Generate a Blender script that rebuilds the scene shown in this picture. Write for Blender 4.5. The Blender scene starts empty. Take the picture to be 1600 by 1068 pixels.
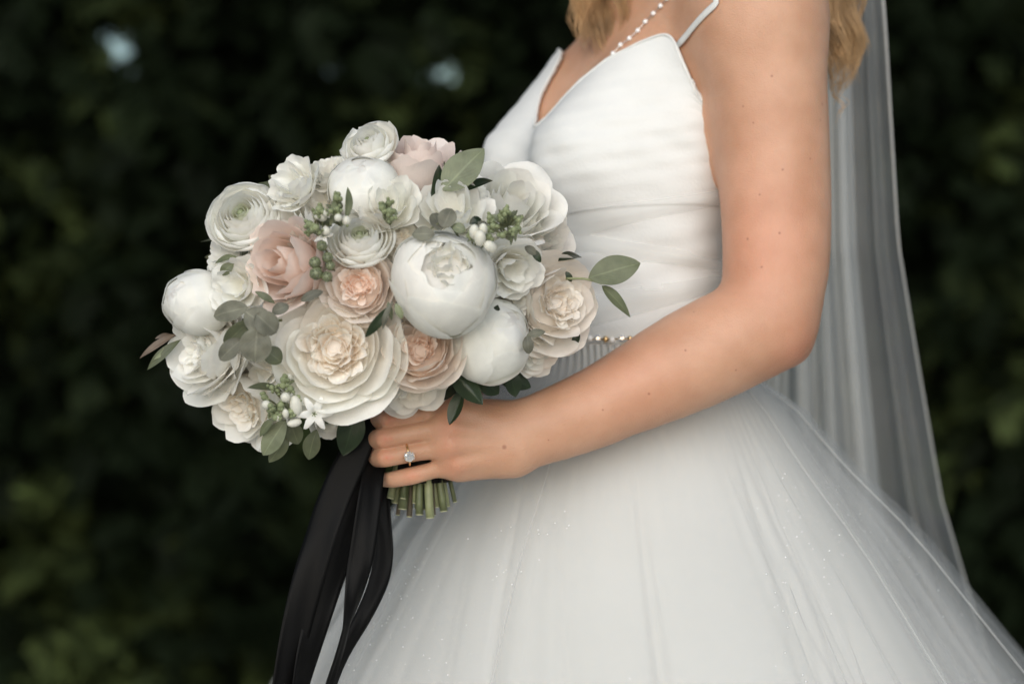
import bpy, math, random
import numpy as np
from mathutils import Vector, Matrix

R_ = math.radians
rng = np.random.default_rng(7)
sc = bpy.context.scene
col = sc.collection

# ------------------------------------------------------------------ camera
CAM_D, CAM_Z, FPX = 2.2, 1.10, 1600 * 85 / 36
cam_d = bpy.data.cameras.new('camera')
cam = bpy.data.objects.new('camera', cam_d); col.objects.link(cam)
cam.location = (0, -CAM_D, CAM_Z); cam.rotation_euler = (R_(90), 0, 0)
cam_d.lens = 85; cam_d.sensor_width = 36; cam_d.clip_start = 0.05; cam_d.clip_end = 3000
cam_d.dof.use_dof = True; cam_d.dof.focus_distance = CAM_D - 0.18; cam_d.dof.aperture_fstop = 3.3
sc.camera = cam

# ------------------------------------------------------------------ sky, sun, exposure
SUN_EL, SUN_AZ = 12, 188           # azimuth clockwise from +Y
w = bpy.data.worlds.new('World'); sc.world = w; w.use_nodes = True
nt = w.node_tree
sky = nt.nodes.new('ShaderNodeTexSky'); sky.sky_type = 'NISHITA'; sky.sun_disc = False
sky.sun_elevation = R_(SUN_EL); sky.sun_rotation = R_(SUN_AZ)
sky.air_density = 1.0; sky.dust_density = 0.7; sky.ozone_density = 1.5
nt.links.new(sky.outputs[0], nt.nodes['Background'].inputs[0])
nt.nodes['Background'].inputs[1].default_value = 0.07
sl = bpy.data.lights.new('sun', 'SUN'); sl.energy = 3.2; sl.angle = R_(85); sl.color = (1.0, 0.993, 0.985)
so = bpy.data.objects.new('sun', sl); col.objects.link(so)
to_sun = Vector((math.sin(R_(SUN_AZ)) * math.cos(R_(SUN_EL)), math.cos(R_(SUN_AZ)) * math.cos(R_(SUN_EL)), math.sin(R_(SUN_EL))))
so.rotation_euler = to_sun.to_track_quat('Z', 'Y').to_euler()
so.location = to_sun * 10
vs = sc.view_settings
vs.view_transform = 'Standard'; vs.look = 'None'; vs.gamma = 1; vs.exposure = 0.45; vs.use_curve_mapping = False
cy = sc.cycles
cy.use_denoising = True; cy.use_adaptive_sampling = True; cy.adaptive_threshold = 0.02
cy.max_bounces = 12; cy.diffuse_bounces = 7; cy.glossy_bounces = 4; cy.transmission_bounces = 8; cy.transparent_max_bounces = 24
cy.sample_clamp_indirect = 6

# ------------------------------------------------------------------ helpers
def P(px, py, y):
    """world point at depth y that the photograph shows at (px, py)"""
    s = (CAM_D + y) / FPX
    return np.array([(px - 800) * s, y, CAM_Z + (534 - py) * s])
def PXM(y): return (CAM_D + y) / FPX            # metres per photo pixel at depth y

def tag(o, label=None, cat=None, group=None, kind=None):
    if label: o['label'] = label
    if cat: o['category'] = cat
    if group: o['group'] = group
    if kind: o['kind'] = kind
    return o
def empty(name, loc=(0, 0, 0), parent=None):
    o = bpy.data.objects.new(name, None); col.objects.link(o)
    o.location = loc; o.empty_display_size = 0.02
    if parent: o.parent = parent
    return o
def mesh(name, V, F, mat, parent=None, smooth=True, cols=None, uvs=None):
    V = np.asarray(V, dtype=np.float32).reshape(-1, 3)
    me = bpy.data.meshes.new(name)
    if isinstance(F, np.ndarray):
        n, k = F.shape
        me.vertices.add(len(V)); me.vertices.foreach_set('co', V.ravel())
        me.loops.add(n * k); me.loops.foreach_set('vertex_index', F.astype(np.int32).ravel())
        me.polygons.add(n)
        me.polygons.foreach_set('loop_start', np.arange(n, dtype=np.int32) * k)
        me.polygons.foreach_set('loop_total', np.full(n, k, dtype=np.int32))
        me.update(calc_edges=True); me.validate()
    else:
        me.from_pydata(V.tolist(), [], F)
    if cols is not None:
        a = me.color_attributes.new('Col', 'FLOAT_COLOR', 'POINT')
        c = np.ones((len(V), 4), np.float32); c[:, :3] = cols
        a.data.foreach_set('color', c.ravel())
    if uvs is not None:
        a = me.attributes.new('puv', 'FLOAT_VECTOR', 'POINT')
        c = np.zeros((len(V), 3), np.float32); c[:, :2] = uvs
        a.data.foreach_set('vector', c.ravel())
    me.polygons.foreach_set('use_smooth', np.full(len(me.polygons), smooth))
    me.materials.append(mat)
    o = bpy.data.objects.new(name, me); col.objects.link(o)
    if parent: o.parent = parent
    return o
def grid_faces(nu, nv, wrap=False):
    i, j = np.meshgrid(np.arange(nu if wrap else nu - 1), np.arange(nv - 1), indexing='ij')
    i = i.ravel(); j = j.ravel(); i2 = (i + 1) % nu
    return np.stack([i * nv + j, i2 * nv + j, i2 * nv + j + 1, i * nv + j + 1], 1)
def tube(pts, radii, n=8, cap=True):
    pts = np.asarray(pts, float); m = len(pts)
    radii = np.broadcast_to(np.asarray(radii, float), (m,))
    t = np.gradient(pts, axis=0); t /= np.linalg.norm(t, axis=1)[:, None] + 1e-12
    ref = np.array([0, 0, 1.0]) if abs(t[0, 2]) < 0.9 else np.array([1.0, 0, 0])
    V = []
    u = np.cross(t[0], ref); u /= np.linalg.norm(u)
    for k in range(m):
        u = u - t[k] * (u @ t[k]); u /= np.linalg.norm(u) + 1e-12
        v = np.cross(t[k], u)
        a = np.arange(n) * 2 * math.pi / n
        V.append(pts[k] + radii[k] * (np.cos(a)[:, None] * u + np.sin(a)[:, None] * v))
    V = np.concatenate(V)
    F = []
    for k in range(m - 1):
        for a in range(n):
            F.append((k * n + a, k * n + (a + 1) % n, (k + 1) * n + (a + 1) % n, (k + 1) * n + a))
    if cap:
        F.append(tuple(range(n - 1, -1, -1))); F.append(tuple(range((m - 1) * n, m * n)))
    return V, F
def ellipsoid(c, r, nu=12, nv=9, rot=None):
    th = np.linspace(0, math.pi, nv); ph = np.arange(nu) * 2 * math.pi / nu
    V = np.stack([np.outer(np.cos(ph), np.sin(th)), np.outer(np.sin(ph), np.sin(th)), np.outer(np.ones(nu), np.cos(th))], -1).reshape(-1, 3)
    V = V * np.asarray(r)
    if rot is not None: V = V @ np.asarray(rot).T
    return V + np.asarray(c), grid_faces(nu, nv, True)
def frame_from_axis(ax, roll=0.0):
    z = Vector(ax).normalized()
    return (z.to_track_quat('Z', 'Y').to_matrix() @ Matrix.Rotation(roll, 3, 'Z'))
def merge(parts):
    V = []; F = []; o = 0
    for v, f in parts:
        v = np.asarray(v); V.append(v)
        F += [tuple(int(i) + o for i in q) for q in f]
        o += len(v)
    return np.concatenate(V), F
def smoothstep(a, b, x):
    t = np.clip((x - a) / (b - a), 0, 1); return t * t * (3 - 2 * t)

# ------------------------------------------------------------------ materials
def new_mat(name):
    m = bpy.data.materials.new(name); m.use_nodes = True
    n = m.node_tree; n.nodes.clear()
    out = n.nodes.new('ShaderNodeOutputMaterial')
    return m, n, out
def N(n, t, **kw):
    x = n.nodes.new(t)
    for k, v in kw.items():
        if k.startswith('i_'): x.inputs[k[2:].replace('_', ' ')].default_value = v
        else: setattr(x, k, v)
    return x
def principled(name, color, rough=0.5, spec=0.5, metal=0.0, noise=None, bump=None, trans=0.0, coat=0.0):
    """noise = (scale, amount) colour variation; bump = (scale, strength); trans = share of translucency"""
    m, n, out = new_mat(name)
    b = N(n, 'ShaderNodeBsdfPrincipled')
    b.inputs['Base Color'].default_value = (*color, 1); b.inputs['Roughness'].default_value = rough
    b.inputs['Specular IOR Level'].default_value = spec; b.inputs['Metallic'].default_value = metal
    b.inputs['Coat Weight'].default_value = coat
    csock = None
    if noise:
        t = N(n, 'ShaderNodeTexNoise'); t.inputs['Scale'].default_value = noise[0]; t.inputs['Detail'].default_value = 4
        tc = N(n, 'ShaderNodeTexCoord'); n.links.new(tc.outputs['Object'], t.inputs['Vector'])
        mr = N(n, 'ShaderNodeMapRange'); mr.inputs['From Min'].default_value = 0.3; mr.inputs['From Max'].default_value = 0.7
        mr.inputs['To Min'].default_value = 1 - noise[1]; mr.inputs['To Max'].default_value = 1 + noise[1]
        n.links.new(t.outputs['Fac'], mr.inputs['Value'])
        mx = N(n, 'ShaderNodeVectorMath', operation='SCALE'); mx.inputs[0].default_value = color
        n.links.new(mr.outputs[0], mx.inputs['Scale']); csock = mx.outputs[0]
        n.links.new(csock, b.inputs['Base Color'])
    if bump:
        t = N(n, 'ShaderNodeTexNoise'); t.inputs['Scale'].default_value = bump[0]; t.inputs['Detail'].default_value = 3
        tc = N(n, 'ShaderNodeTexCoord'); n.links.new(tc.outputs['Object'], t.inputs['Vector'])
        bp = N(n, 'ShaderNodeBump'); bp.inputs['Strength'].default_value = bump[1]; bp.inputs['Distance'].default_value = 0.001
        n.links.new(t.outputs['Fac'], bp.inputs['Height']); n.links.new(bp.outputs[0], b.inputs['Normal'])
    if trans > 0:
        tr = N(n, 'ShaderNodeBsdfTranslucent'); tr.inputs['Color'].default_value = (*color, 1)
        if csock: n.links.new(csock, tr.inputs['Color'])
        mix = N(n, 'ShaderNodeMixShader'); mix.inputs[0].default_value = trans
        n.links.new(b.outputs[0], mix.inputs[1]); n.links.new(tr.outputs[0], mix.inputs[2])
        n.links.new(mix.outputs[0], out.inputs[0])
    else:
        n.links.new(b.outputs[0], out.inputs[0])
    return m

def petal_material():
    m, n, out = new_mat('petal')
    at = N(n, 'ShaderNodeAttribute', attribute_name='Col')
    uv = N(n, 'ShaderNodeAttribute', attribute_name='puv')
    mp = N(n, 'ShaderNodeMapping'); mp.inputs['Scale'].default_value = (14, 1.6, 1)
    n.links.new(uv.outputs['Vector'], mp.inputs['Vector'])
    vein = N(n, 'ShaderNodeTexNoise'); vein.inputs['Scale'].default_value = 1.6; vein.inputs['Detail'].default_value = 3
    n.links.new(mp.outputs[0], vein.inputs['Vector'])
    tc = N(n, 'ShaderNodeTexCoord')
    big = N(n, 'ShaderNodeTexNoise'); big.inputs['Scale'].default_value = 70; big.inputs['Detail'].default_value = 3
    n.links.new(tc.outputs['Object'], big.inputs['Vector'])
    mr = N(n, 'ShaderNodeMapRange'); mr.inputs['From Min'].default_value = .3; mr.inputs['From Max'].default_value = .7
    mr.inputs['To Min'].default_value = .94; mr.inputs['To Max'].default_value = 1.03
    n.links.new(big.outputs['Fac'], mr.inputs['Value'])
    sc_ = N(n, 'ShaderNodeVectorMath', operation='SCALE')
    n.links.new(at.outputs['Color'], sc_.inputs[0]); n.links.new(mr.outputs[0], sc_.inputs['Scale'])
    bp = N(n, 'ShaderNodeBump'); bp.inputs['Strength'].default_value = .22; bp.inputs['Distance'].default_value = .0012
    add = N(n, 'ShaderNodeMath', operation='ADD')
    n.links.new(vein.outputs['Fac'], add.inputs[0]); n.links.new(big.outputs['Fac'], add.inputs[1])
    n.links.new(add.outputs[0], bp.inputs['Height'])
    b = N(n, 'ShaderNodeBsdfPrincipled'); b.inputs['Roughness'].default_value = .62; b.inputs['Specular IOR Level'].default_value = .22
    n.links.new(sc_.outputs[0], b.inputs['Base Color']); n.links.new(bp.outputs[0], b.inputs['Normal'])
    tr = N(n, 'ShaderNodeBsdfTranslucent'); n.links.new(sc_.outputs[0], tr.inputs['Color'])
    mix = N(n, 'ShaderNodeMixShader'); mix.inputs[0].default_value = .34
    n.links.new(b.outputs[0], mix.inputs[1]); n.links.new(tr.outputs[0], mix.inputs[2]); n.links.new(mix.outputs[0], out.inputs[0])
    return m
M_PETAL = petal_material()

def leaf_material(name, top, under, rough=.45, spec=.4, blotch=.18):
    m, n, out = new_mat(name)
    geo = N(n, 'ShaderNodeNewGeometry')
    uv = N(n, 'ShaderNodeAttribute', attribute_name='puv')
    sep = N(n, 'ShaderNodeSeparateXYZ'); n.links.new(uv.outputs['Vector'], sep.inputs[0])
    ab = N(n, 'ShaderNodeMath', operation='ABSOLUTE'); n.links.new(sep.outputs['X'], ab.inputs[0])
    rib = N(n, 'ShaderNodeMapRange'); rib.inputs['From Min'].default_value = .03; rib.inputs['From Max'].default_value = .09
    rib.inputs['To Min'].default_value = 1.35; rib.inputs['To Max'].default_value = 1.0
    n.links.new(ab.outputs[0], rib.inputs['Value'])
    # side veins
    mp = N(n, 'ShaderNodeMath', operation='MULTIPLY_ADD'); mp.inputs[1].default_value = -.55
    n.links.new(ab.outputs[0], mp.inputs[0]); n.links.new(sep.outputs['Y'], mp.inputs[2])
    sw = N(n, 'ShaderNodeMath', operation='MULTIPLY'); sw.inputs[1].default_value = 50
    n.links.new(mp.outputs[0], sw.inputs[0])
    sn = N(n, 'ShaderNodeMath', operation='SINE'); n.links.new(sw.outputs[0], sn.inputs[0])
    tc = N(n, 'ShaderNodeTexCoord')
    nz = N(n, 'ShaderNodeTexNoise'); nz.inputs['Scale'].default_value = 90; nz.inputs['Detail'].default_value = 5
    n.links.new(tc.outputs['Object'], nz.inputs['Vector'])
    mr = N(n, 'ShaderNodeMapRange'); mr.inputs['From Min'].default_value = .3; mr.inputs['From Max'].default_value = .7
    mr.inputs['To Min'].default_value = 1 - blotch; mr.inputs['To Max'].default_value = 1 + blotch
    n.links.new(nz.outputs['Fac'], mr.inputs['Value'])
    oi = N(n, 'ShaderNodeObjectInfo'); om = N(n, 'ShaderNodeMapRange'); om.inputs['To Min'].default_value = .72; om.inputs['To Max'].default_value = 1.25; n.links.new(oi.outputs['Random'], om.inputs['Value'])
    mu0 = N(n, 'ShaderNodeMath', operation='MULTIPLY'); n.links.new(mr.outputs[0], mu0.inputs[0]); n.links.new(om.outputs[0], mu0.inputs[1])
    mul = N(n, 'ShaderNodeMath', operation='MULTIPLY'); n.links.new(mu0.outputs[0], mul.inputs[0]); n.links.new(rib.outputs[0], mul.inputs[1])
    mc = N(n, 'ShaderNodeMix', data_type='RGBA')
    mc.inputs['A'].default_value = (*top, 1); mc.inputs['B'].default_value = (*under, 1)
    n.links.new(geo.outputs['Backfacing'], mc.inputs['Factor'])
    s2 = N(n, 'ShaderNodeVectorMath', operation='SCALE'); n.links.new(mc.outputs['Result'], s2.inputs[0]); n.links.new(mul.outputs[0], s2.inputs['Scale'])
    bp = N(n, 'ShaderNodeBump'); bp.inputs['Strength'].default_value = .10; bp.inputs['Distance'].default_value = .0005
    n.links.new(sn.outputs[0], bp.inputs['Height'])
    b = N(n, 'ShaderNodeBsdfPrincipled'); b.inputs['Roughness'].default_value = rough; b.inputs['Specular IOR Level'].default_value = spec
    n.links.new(s2.outputs[0], b.inputs['Base Color']); n.links.new(bp.outputs[0], b.inputs['Normal'])
    tr = N(n, 'ShaderNodeBsdfTranslucent'); n.links.new(s2.outputs[0], tr.inputs['Color'])
    mix = N(n, 'ShaderNodeMixShader'); mix.inputs[0].default_value = .2
    n.links.new(b.outputs[0], mix.inputs[1]); n.links.new(tr.outputs[0], mix.inputs[2]); n.links.new(mix.outputs[0], out.inputs[0])
    return m
M_SAGE = leaf_material('sage_leaf', (.20, .225, .135), (.26, .28, .18))
M_EUC = leaf_material('grey_round_leaf', (.135, .135, .10), (.12, .12, .085), rough=.5, blotch=.3)
M_DARKLEAF = leaf_material('dark_leaf', (.022, .036, .016), (.13, .16, .085), rough=.35)
M_OLIVE = leaf_material('olive_leaf', (.115, .13, .072), (.15, .16, .10))
M_BROWNLEAF = leaf_material('brown_leaf', (.17, .125, .09), (.14, .11, .07))
M_STEM = principled('stem', (.095, .11, .048), .5, noise=(60, .3), bump=(300, .3))
M_PALESTEM = principled('pale_stem', (.22, .24, .12), .5, noise=(60, .2))
M_DARKSTEM = principled('dark_stem', (.07, .085, .035), .5, noise=(60, .3), bump=(300, .3))
M_BROWNSTEM = principled('brown_stem', (.10, .08, .05), .6, noise=(60, .3), bump=(300, .3))
M_CUT = principled('cut_end', (.45, .45, .28), .7)
M_BUD = principled('green_bud', (.27, .31, .17), .55, noise=(200, .25), trans=.15)
M_WBUD = principled('white_bud', (.80, .79, .70), .5, noise=(150, .05), trans=.25)
M_BERRY = principled('berry', (.15, .17, .09), .45, noise=(220, .35), bump=(500, .3))
M_GOLD = principled('gold', (.80, .55, .28), .22, metal=1.0)
M_SILVER = principled('silver', (.85, .84, .82), .2, metal=1.0)
M_PEARL = principled('pearl', (.85, .82, .77), .2, coat=.6)
M_NAIL = principled('fingernail', (.70, .42, .40), .25, coat=.5)
def crystal():
    m, n, out = new_mat('crystal')
    g = N(n, 'ShaderNodeBsdfGlass'); g.inputs['IOR'].default_value = 1.9; g.inputs['Roughness'].default_value = .02
    d = N(n, 'ShaderNodeBsdfGlossy'); d.inputs['Roughness'].default_value = .08; d.inputs['Color'].default_value = (.95, .95, .95, 1)
    df = N(n, 'ShaderNodeBsdfDiffuse'); df.inputs['Color'].default_value = (.92, .92, .92, 1)
    mx = N(n, 'ShaderNodeMixShader'); mx.inputs[0].default_value = .5
    n.links.new(g.outputs[0], mx.inputs[1]); n.links.new(d.outputs[0], mx.inputs[2])
    m3 = N(n, 'ShaderNodeMixShader'); m3.inputs[0].default_value = .25
    n.links.new(mx.outputs[0], m3.inputs[1]); n.links.new(df.outputs[0], m3.inputs[2]); n.links.new(m3.outputs[0], out.inputs[0])
    return m
M_CRYSTAL = crystal()
M_RIBBON = principled('black_satin', (.0035, .0035, .0035), .5, spec=.10, bump=(900, .15))
M_CHIFFON = None
def tulle(name, alpha, color=(.77, .77, .75), glitter=True, fold=None):
    m, n, out = new_mat(name)
    d = N(n, 'ShaderNodeBsdfDiffuse'); d.inputs['Color'].default_value = (*color, 1)
    t = N(n, 'ShaderNodeBsdfTranslucent'); t.inputs['Color'].default_value = (*color, 1)
    mx = N(n, 'ShaderNodeMixShader'); mx.inputs[0].default_value = .42
    n.links.new(d.outputs[0], mx.inputs[1]); n.links.new(t.outputs[0], mx.inputs[2])
    tp = N(n, 'ShaderNodeBsdfTransparent')
    m2 = N(n, 'ShaderNodeMixShader')
    n.links.new(tp.outputs[0], m2.inputs[1]); n.links.new(mx.outputs[0], m2.inputs[2])
    tc = N(n, 'ShaderNodeTexCoord')
    # woven density varies a little; scattered glitter grains are opaque and glossy
    nz = N(n, 'ShaderNodeTexNoise'); nz.inputs['Scale'].default_value = 9; nz.inputs['Detail'].default_value = 3
    n.links.new(tc.outputs['Object'], nz.inputs['Vector'])
    mr = N(n, 'ShaderNodeMapRange'); mr.inputs['From Min'].default_value = .3; mr.inputs['From Max'].default_value = .7
    mr.inputs['To Min'].default_value = alpha * .88; mr.inputs['To Max'].default_value = min(1, alpha * 1.1)
    n.links.new(nz.outputs['Fac'], mr.inputs['Value'])
    n.links.new(mr.outputs[0], m2.inputs[0])
    last = m2
    if glitter:
        vo = N(n, 'ShaderNodeTexVoronoi'); vo.inputs['Scale'].default_value = 120
        n.links.new(tc.outputs['Object'], vo.inputs['Vector'])
        lt = N(n, 'ShaderNodeMath', operation='LESS_THAN'); lt.inputs[1].default_value = .060
        n.links.new(vo.outputs['Distance'], lt.inputs[0])
        z2 = N(n, 'ShaderNodeTexNoise'); z2.inputs['Scale'].default_value = 7
        n.links.new(tc.outputs['Object'], z2.inputs['Vector'])
        g2 = N(n, 'ShaderNodeMath', operation='GREATER_THAN'); g2.inputs[1].default_value = .55
        n.links.new(z2.outputs['Fac'], g2.inputs[0])
        ml = N(n, 'ShaderNodeMath', operation='MULTIPLY'); n.links.new(lt.outputs[0], ml.inputs[0]); n.links.new(g2.outputs[0], ml.inputs[1])
        gl = N(n, 'ShaderNodeBsdfGlossy'); gl.inputs['Roughness'].default_value = .35; gl.inputs['Color'].default_value = (1, 1, 1, 1)
        gd = N(n, 'ShaderNodeBsdfDiffuse'); gd.inputs['Color'].default_value = (.95, .95, .95, 1)
        gm = N(n, 'ShaderNodeMixShader'); n.links.new(gl.outputs[0], gm.inputs[1]); n.links.new(gd.outputs[0], gm.inputs[2])
        m3 = N(n, 'ShaderNodeMixShader'); n.links.new(ml.outputs[0], m3.inputs[0])
        n.links.new(m2.outputs[0], m3.inputs[1]); n.links.new(gm.outputs[0], m3.inputs[2]); last = m3
    n.links.new(last.outputs[0], out.inputs[0])
    return m
M_TULLE = tulle('skirt_tulle', .42)
M_TULLE_MID = tulle('middle_tulle', .24)
M_TULLE_OUT = tulle('outer_tulle', .15)
M_VEIL = tulle('veil_tulle', .30, color=(.90, .90, .88), glitter=False)
M_VEIL2 = tulle('veil_tulle_gathered', .62, color=(.90, .90, .88), glitter=False)
M_SHEER = tulle('sheer_panel', .97, color=(.77, .765, .74))
M_SATIN = principled('ivory_lining', (.77, .77, .75), .6, spec=.25, bump=(250, .1))
M_BODICE = principled('bodice_fabric', (.77, .77, .745), .65, spec=.2, bump=(420, .35), noise=(25, .03), trans=.1)
M_HAIR = principled('blonde_hair', (.46, .285, .14), .42, spec=.5, noise=(35, .4))

# ------------------------------------------------------------------ ground
def build_ground():
    m, n, out = new_mat('bounce_ground')  # invented pale surface for the unseen ground, lightened to bounce light upwards
    b = N(n, 'ShaderNodeBsdfPrincipled'); b.inputs['Roughness'].default_value = .9
    tc = N(n, 'ShaderNodeTexCoord'); t = N(n, 'ShaderNodeTexNoise'); t.inputs['Scale'].default_value = 60; t.inputs['Detail'].default_value = 8
    n.links.new(tc.outputs['Object'], t.inputs['Vector'])
    r = N(n, 'ShaderNodeValToRGB'); r.color_ramp.elements[0].color = (.34, .33, .30, 1); r.color_ramp.elements[1].color = (.52, .505, .47, 1)
    n.links.new(t.outputs['Fac'], r.inputs[0]); n.links.new(r.outputs[0], b.inputs['Base Color']); n.links.new(b.outputs[0], out.inputs[0])
    S = 1500
    tag(mesh('ground', [(-S, -S, 0), (S, -S, 0), (S, S, 0), (-S, S, 0)], [(0, 1, 2, 3)], m), kind='structure')
build_ground()

# ------------------------------------------------------------------ hedge
def vnoise(x, z, seed, f):
    r = np.random.default_rng(seed); out = np.zeros_like(x)
    for k in range(10):
        a = r.uniform(0, 2 * math.pi); ff = f * r.uniform(.6, 1.7)
        out += np.sin(x * ff * math.cos(a) + z * ff * math.sin(a) + r.uniform(0, 6.28))
    return out / 4.0
HEDGE_Y = 3.3
def hedge_front(x, z): return HEDGE_Y + .16 * vnoise(x, z, 3, 5.0) + .09 * vnoise(x, z, 4, 14.0)
GAPS = [(186, 76, .024), (203, 112, .008), (520, 112, .004), (470, 97, .003), (668, 122, .003), (702, 116, .003)]
def gap_dist(p):
    """distance of points from the axes of the open gaps through the hedge"""
    best = np.full(len(p), 9.0)
    c = np.array([0, -CAM_D, CAM_Z])
    for px, py, r in GAPS:
        d = P(px, py, 2.0) - c; d /= np.linalg.norm(d)
        q = p - c; t = q @ d
        best = np.minimum(best, np.linalg.norm(q - t[:, None] * d, axis=1) - r * t / 4.2)
    return best
def build_hedge():
    m, n, out = new_mat('conifer_foliage')
    at = N(n, 'ShaderNodeAttribute', attribute_name='Col')
    b = N(n, 'ShaderNodeBsdfPrincipled'); b.inputs['Roughness'].default_value = .7; b.inputs['Specular IOR Level'].default_value = .12
    tr = N(n, 'ShaderNodeBsdfTranslucent'); mx = N(n, 'ShaderNodeMixShader'); mx.inputs[0].default_value = .2
    n.links.new(at.outputs['Color'], b.inputs['Base Color']); n.links.new(at.outputs['Color'], tr.inputs['Color'])
    n.links.new(b.outputs[0], mx.inputs[1]); n.links.new(tr.outputs[0], mx.inputs[2]); n.links.new(mx.outputs[0], out.inputs[0])
    bark = principled('hedge_bark', (.05, .036, .025), .9, noise=(20, .4), bump=(60, .8))
    inner = principled('hedge_inner_backing', (.005, .006, .004), .95, noise=(14, .5), bump=(40, 1))
    hd = empty('hedge', (0, HEDGE_Y + .5, 0))
    tag(hd, 'tall dense dark green conifer hedge filling the background behind the bride', 'hedge')
    base = np.array([0, HEDGE_Y + .5, 0])
    r = np.random.default_rng(11)
    # near-black sheet added as the shaded twig mass, blocks stray sky; has gaps
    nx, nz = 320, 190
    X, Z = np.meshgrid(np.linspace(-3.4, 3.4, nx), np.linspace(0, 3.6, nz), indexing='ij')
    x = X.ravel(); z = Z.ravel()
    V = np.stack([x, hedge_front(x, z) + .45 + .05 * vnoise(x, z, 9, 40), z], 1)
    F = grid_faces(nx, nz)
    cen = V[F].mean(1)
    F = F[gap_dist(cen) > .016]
    tag(mesh('inner_backing', V - base, F, inner, hd), kind='stuff')
    # trunks
    for k, tx in enumerate(np.linspace(-3.0, 3.0, 8)):
        tx += r.uniform(-.15, .15)
        if abs(tx) < 1.2 and False: continue
        zz = np.linspace(0, 3.3, 9)
        pts = np.stack([tx + .03 * np.sin(zz * 2 + k), HEDGE_Y + .62 + .02 * np.cos(zz * 3 + k), zz], 1)
        v, f = tube(pts, np.linspace(.06, .015, 9), 8)
        if (gap_dist(np.repeat(pts, 1, 0)) < .08).any():
            v[:, 0] += .12
        mesh('trunk', v - base, f, bark, hd)
    # foliage sprays
    NS = 16000
    sx = r.uniform(-3.2, 3.2, NS); sz = r.uniform(0.02, 3.5, NS)
    dens = r.random(NS)
    # more sprays where the picture looks
    core = r.random(NS) < .55
    sx[core] = r.uniform(-1.6, 1.6, core.sum()); sz[core] = r.uniform(.1, 2.3, core.sum())
    sy = hedge_front(sx, sz) + r.uniform(-.08, .40, NS)
    nb = 8
    L = r.uniform(.06, .13, NS)
    d = np.stack([r.normal(0, .7, NS), -r.uniform(.3, 1, NS), r.normal(-.35, .55, NS)], 1); d /= np.linalg.norm(d, axis=1)[:, None]
    side = np.cross(d, np.stack([r.normal(0, .4, NS), r.normal(0, .4, NS), np.ones(NS)], 1)); side /= np.linalg.norm(side, axis=1)[:, None]
    up = np.cross(side, d)
    patch = .75 * vnoise(sx, sz, 15, 6.0) + .55 * vnoise(sx, sz, 16, 17.0)                       # patches of lit foliage, painted in as lighter green
    lit_share = smoothstep(.42, .90, r.random(NS) * .60 + .48 * patch)
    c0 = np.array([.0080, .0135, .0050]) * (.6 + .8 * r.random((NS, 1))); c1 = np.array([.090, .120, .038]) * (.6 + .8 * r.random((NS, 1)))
    Vq = np.zeros((NS, nb, 2, 4, 3)); Cq = np.zeros((NS, nb, 2, 4, 3)); dn = np.array([0, 0, 1.0])
    for j in range(nb):
        t = (j + .5) / nb
        q = (np.stack([sx, sy, sz], 1)) + d * (L * t)[:, None] - dn * (.25 * L * t * t)[:, None]
        bl = (L * .42 * (1 - .75 * t) + .012)[:, None]
        for k, sgn in enumerate((-1, 1)):
            bd = side * sgn * .85 + d * .55 + up * r.normal(0, .15, (NS, 1)); bd /= np.linalg.norm(bd, axis=1)[:, None]
            e = q + bd * bl - dn * .3 * bl
            wv = np.cross(bd, up); wv /= np.linalg.norm(wv, axis=1)[:, None] + 1e-9
            wd = .0042 + .002 * r.random((NS, 1))
            Vq[:, j, k, 0] = q - wv * wd * .6; Vq[:, j, k, 1] = q + wv * wd * .6; Vq[:, j, k, 2] = e + wv * wd; Vq[:, j, k, 3] = e - wv * wd
            yt = (lit_share * t)[:, None]; y1 = lit_share[:, None]
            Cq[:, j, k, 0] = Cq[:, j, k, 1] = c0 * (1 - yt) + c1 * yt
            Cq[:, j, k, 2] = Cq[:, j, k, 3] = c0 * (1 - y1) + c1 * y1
    V = Vq.reshape(-1, 3); C = Cq.reshape(-1, 3)
    F = np.arange(len(V)).reshape(-1, 4)
    keep = gap_dist(V[F].mean(1)) > 0.0
    F = F[keep]
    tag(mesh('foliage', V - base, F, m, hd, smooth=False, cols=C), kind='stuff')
build_hedge()

# ------------------------------------------------------------------ the body as an implicit surface
TH = R_(25)
FW = np.array([-math.cos(TH), -math.sin(TH), 0]); LF = np.array([math.sin(TH), -math.cos(TH), 0])
TO = np.array([.112, .10, 0])
def T(f, l, z): return TO + FW * f + LF * l + np.array([0, 0, z])

TZ = np.array([.90, .98, 1.05, 1.10, 1.17, 1.24, 1.30, 1.36, 1.41, 1.445, 1.47])
TA = np.array([.135, .130, .122, .118, .121, .132, .138, .135, .112, .075, .05])
TB = np.array([.100, .098, .092, .088, .090, .091, .087, .070, .054, .046, .04])
TC = np.array([-.01, 0, .006, .008, .010, .006, -.004, -.024, -.036, -.037, -.035])
def d_torso(x, y, z):
    f = (x - TO[0]) * FW[0] + (y - TO[1]) * FW[1]
    l = (x - TO[0]) * LF[0] + (y - TO[1]) * LF[1]
    zz = z + 0 * f
    a = np.interp(zz, TZ, TA); b = np.interp(zz, TZ, TB); c = np.interp(zz, TZ, TC)
    d = (np.sqrt(((f - c) / b) ** 2 + (l / a) ** 2) - 1) * np.minimum(a, b)
    return np.maximum(d, np.maximum(zz - 1.475, .90 - zz))
def d_cone(x, y, z, a, b, ra, rb):
    ab = b - a; L2 = ab @ ab + 1e-12
    t = np.clip(((x - a[0]) * ab[0] + (y - a[1]) * ab[1] + (z - a[2]) * ab[2]) / L2, 0, 1)
    return np.sqrt((x - a[0] - t * ab[0]) ** 2 + (y - a[1] - t * ab[1]) ** 2 + (z - a[2] - t * ab[2]) ** 2) - (ra + (rb - ra) * t)
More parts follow.
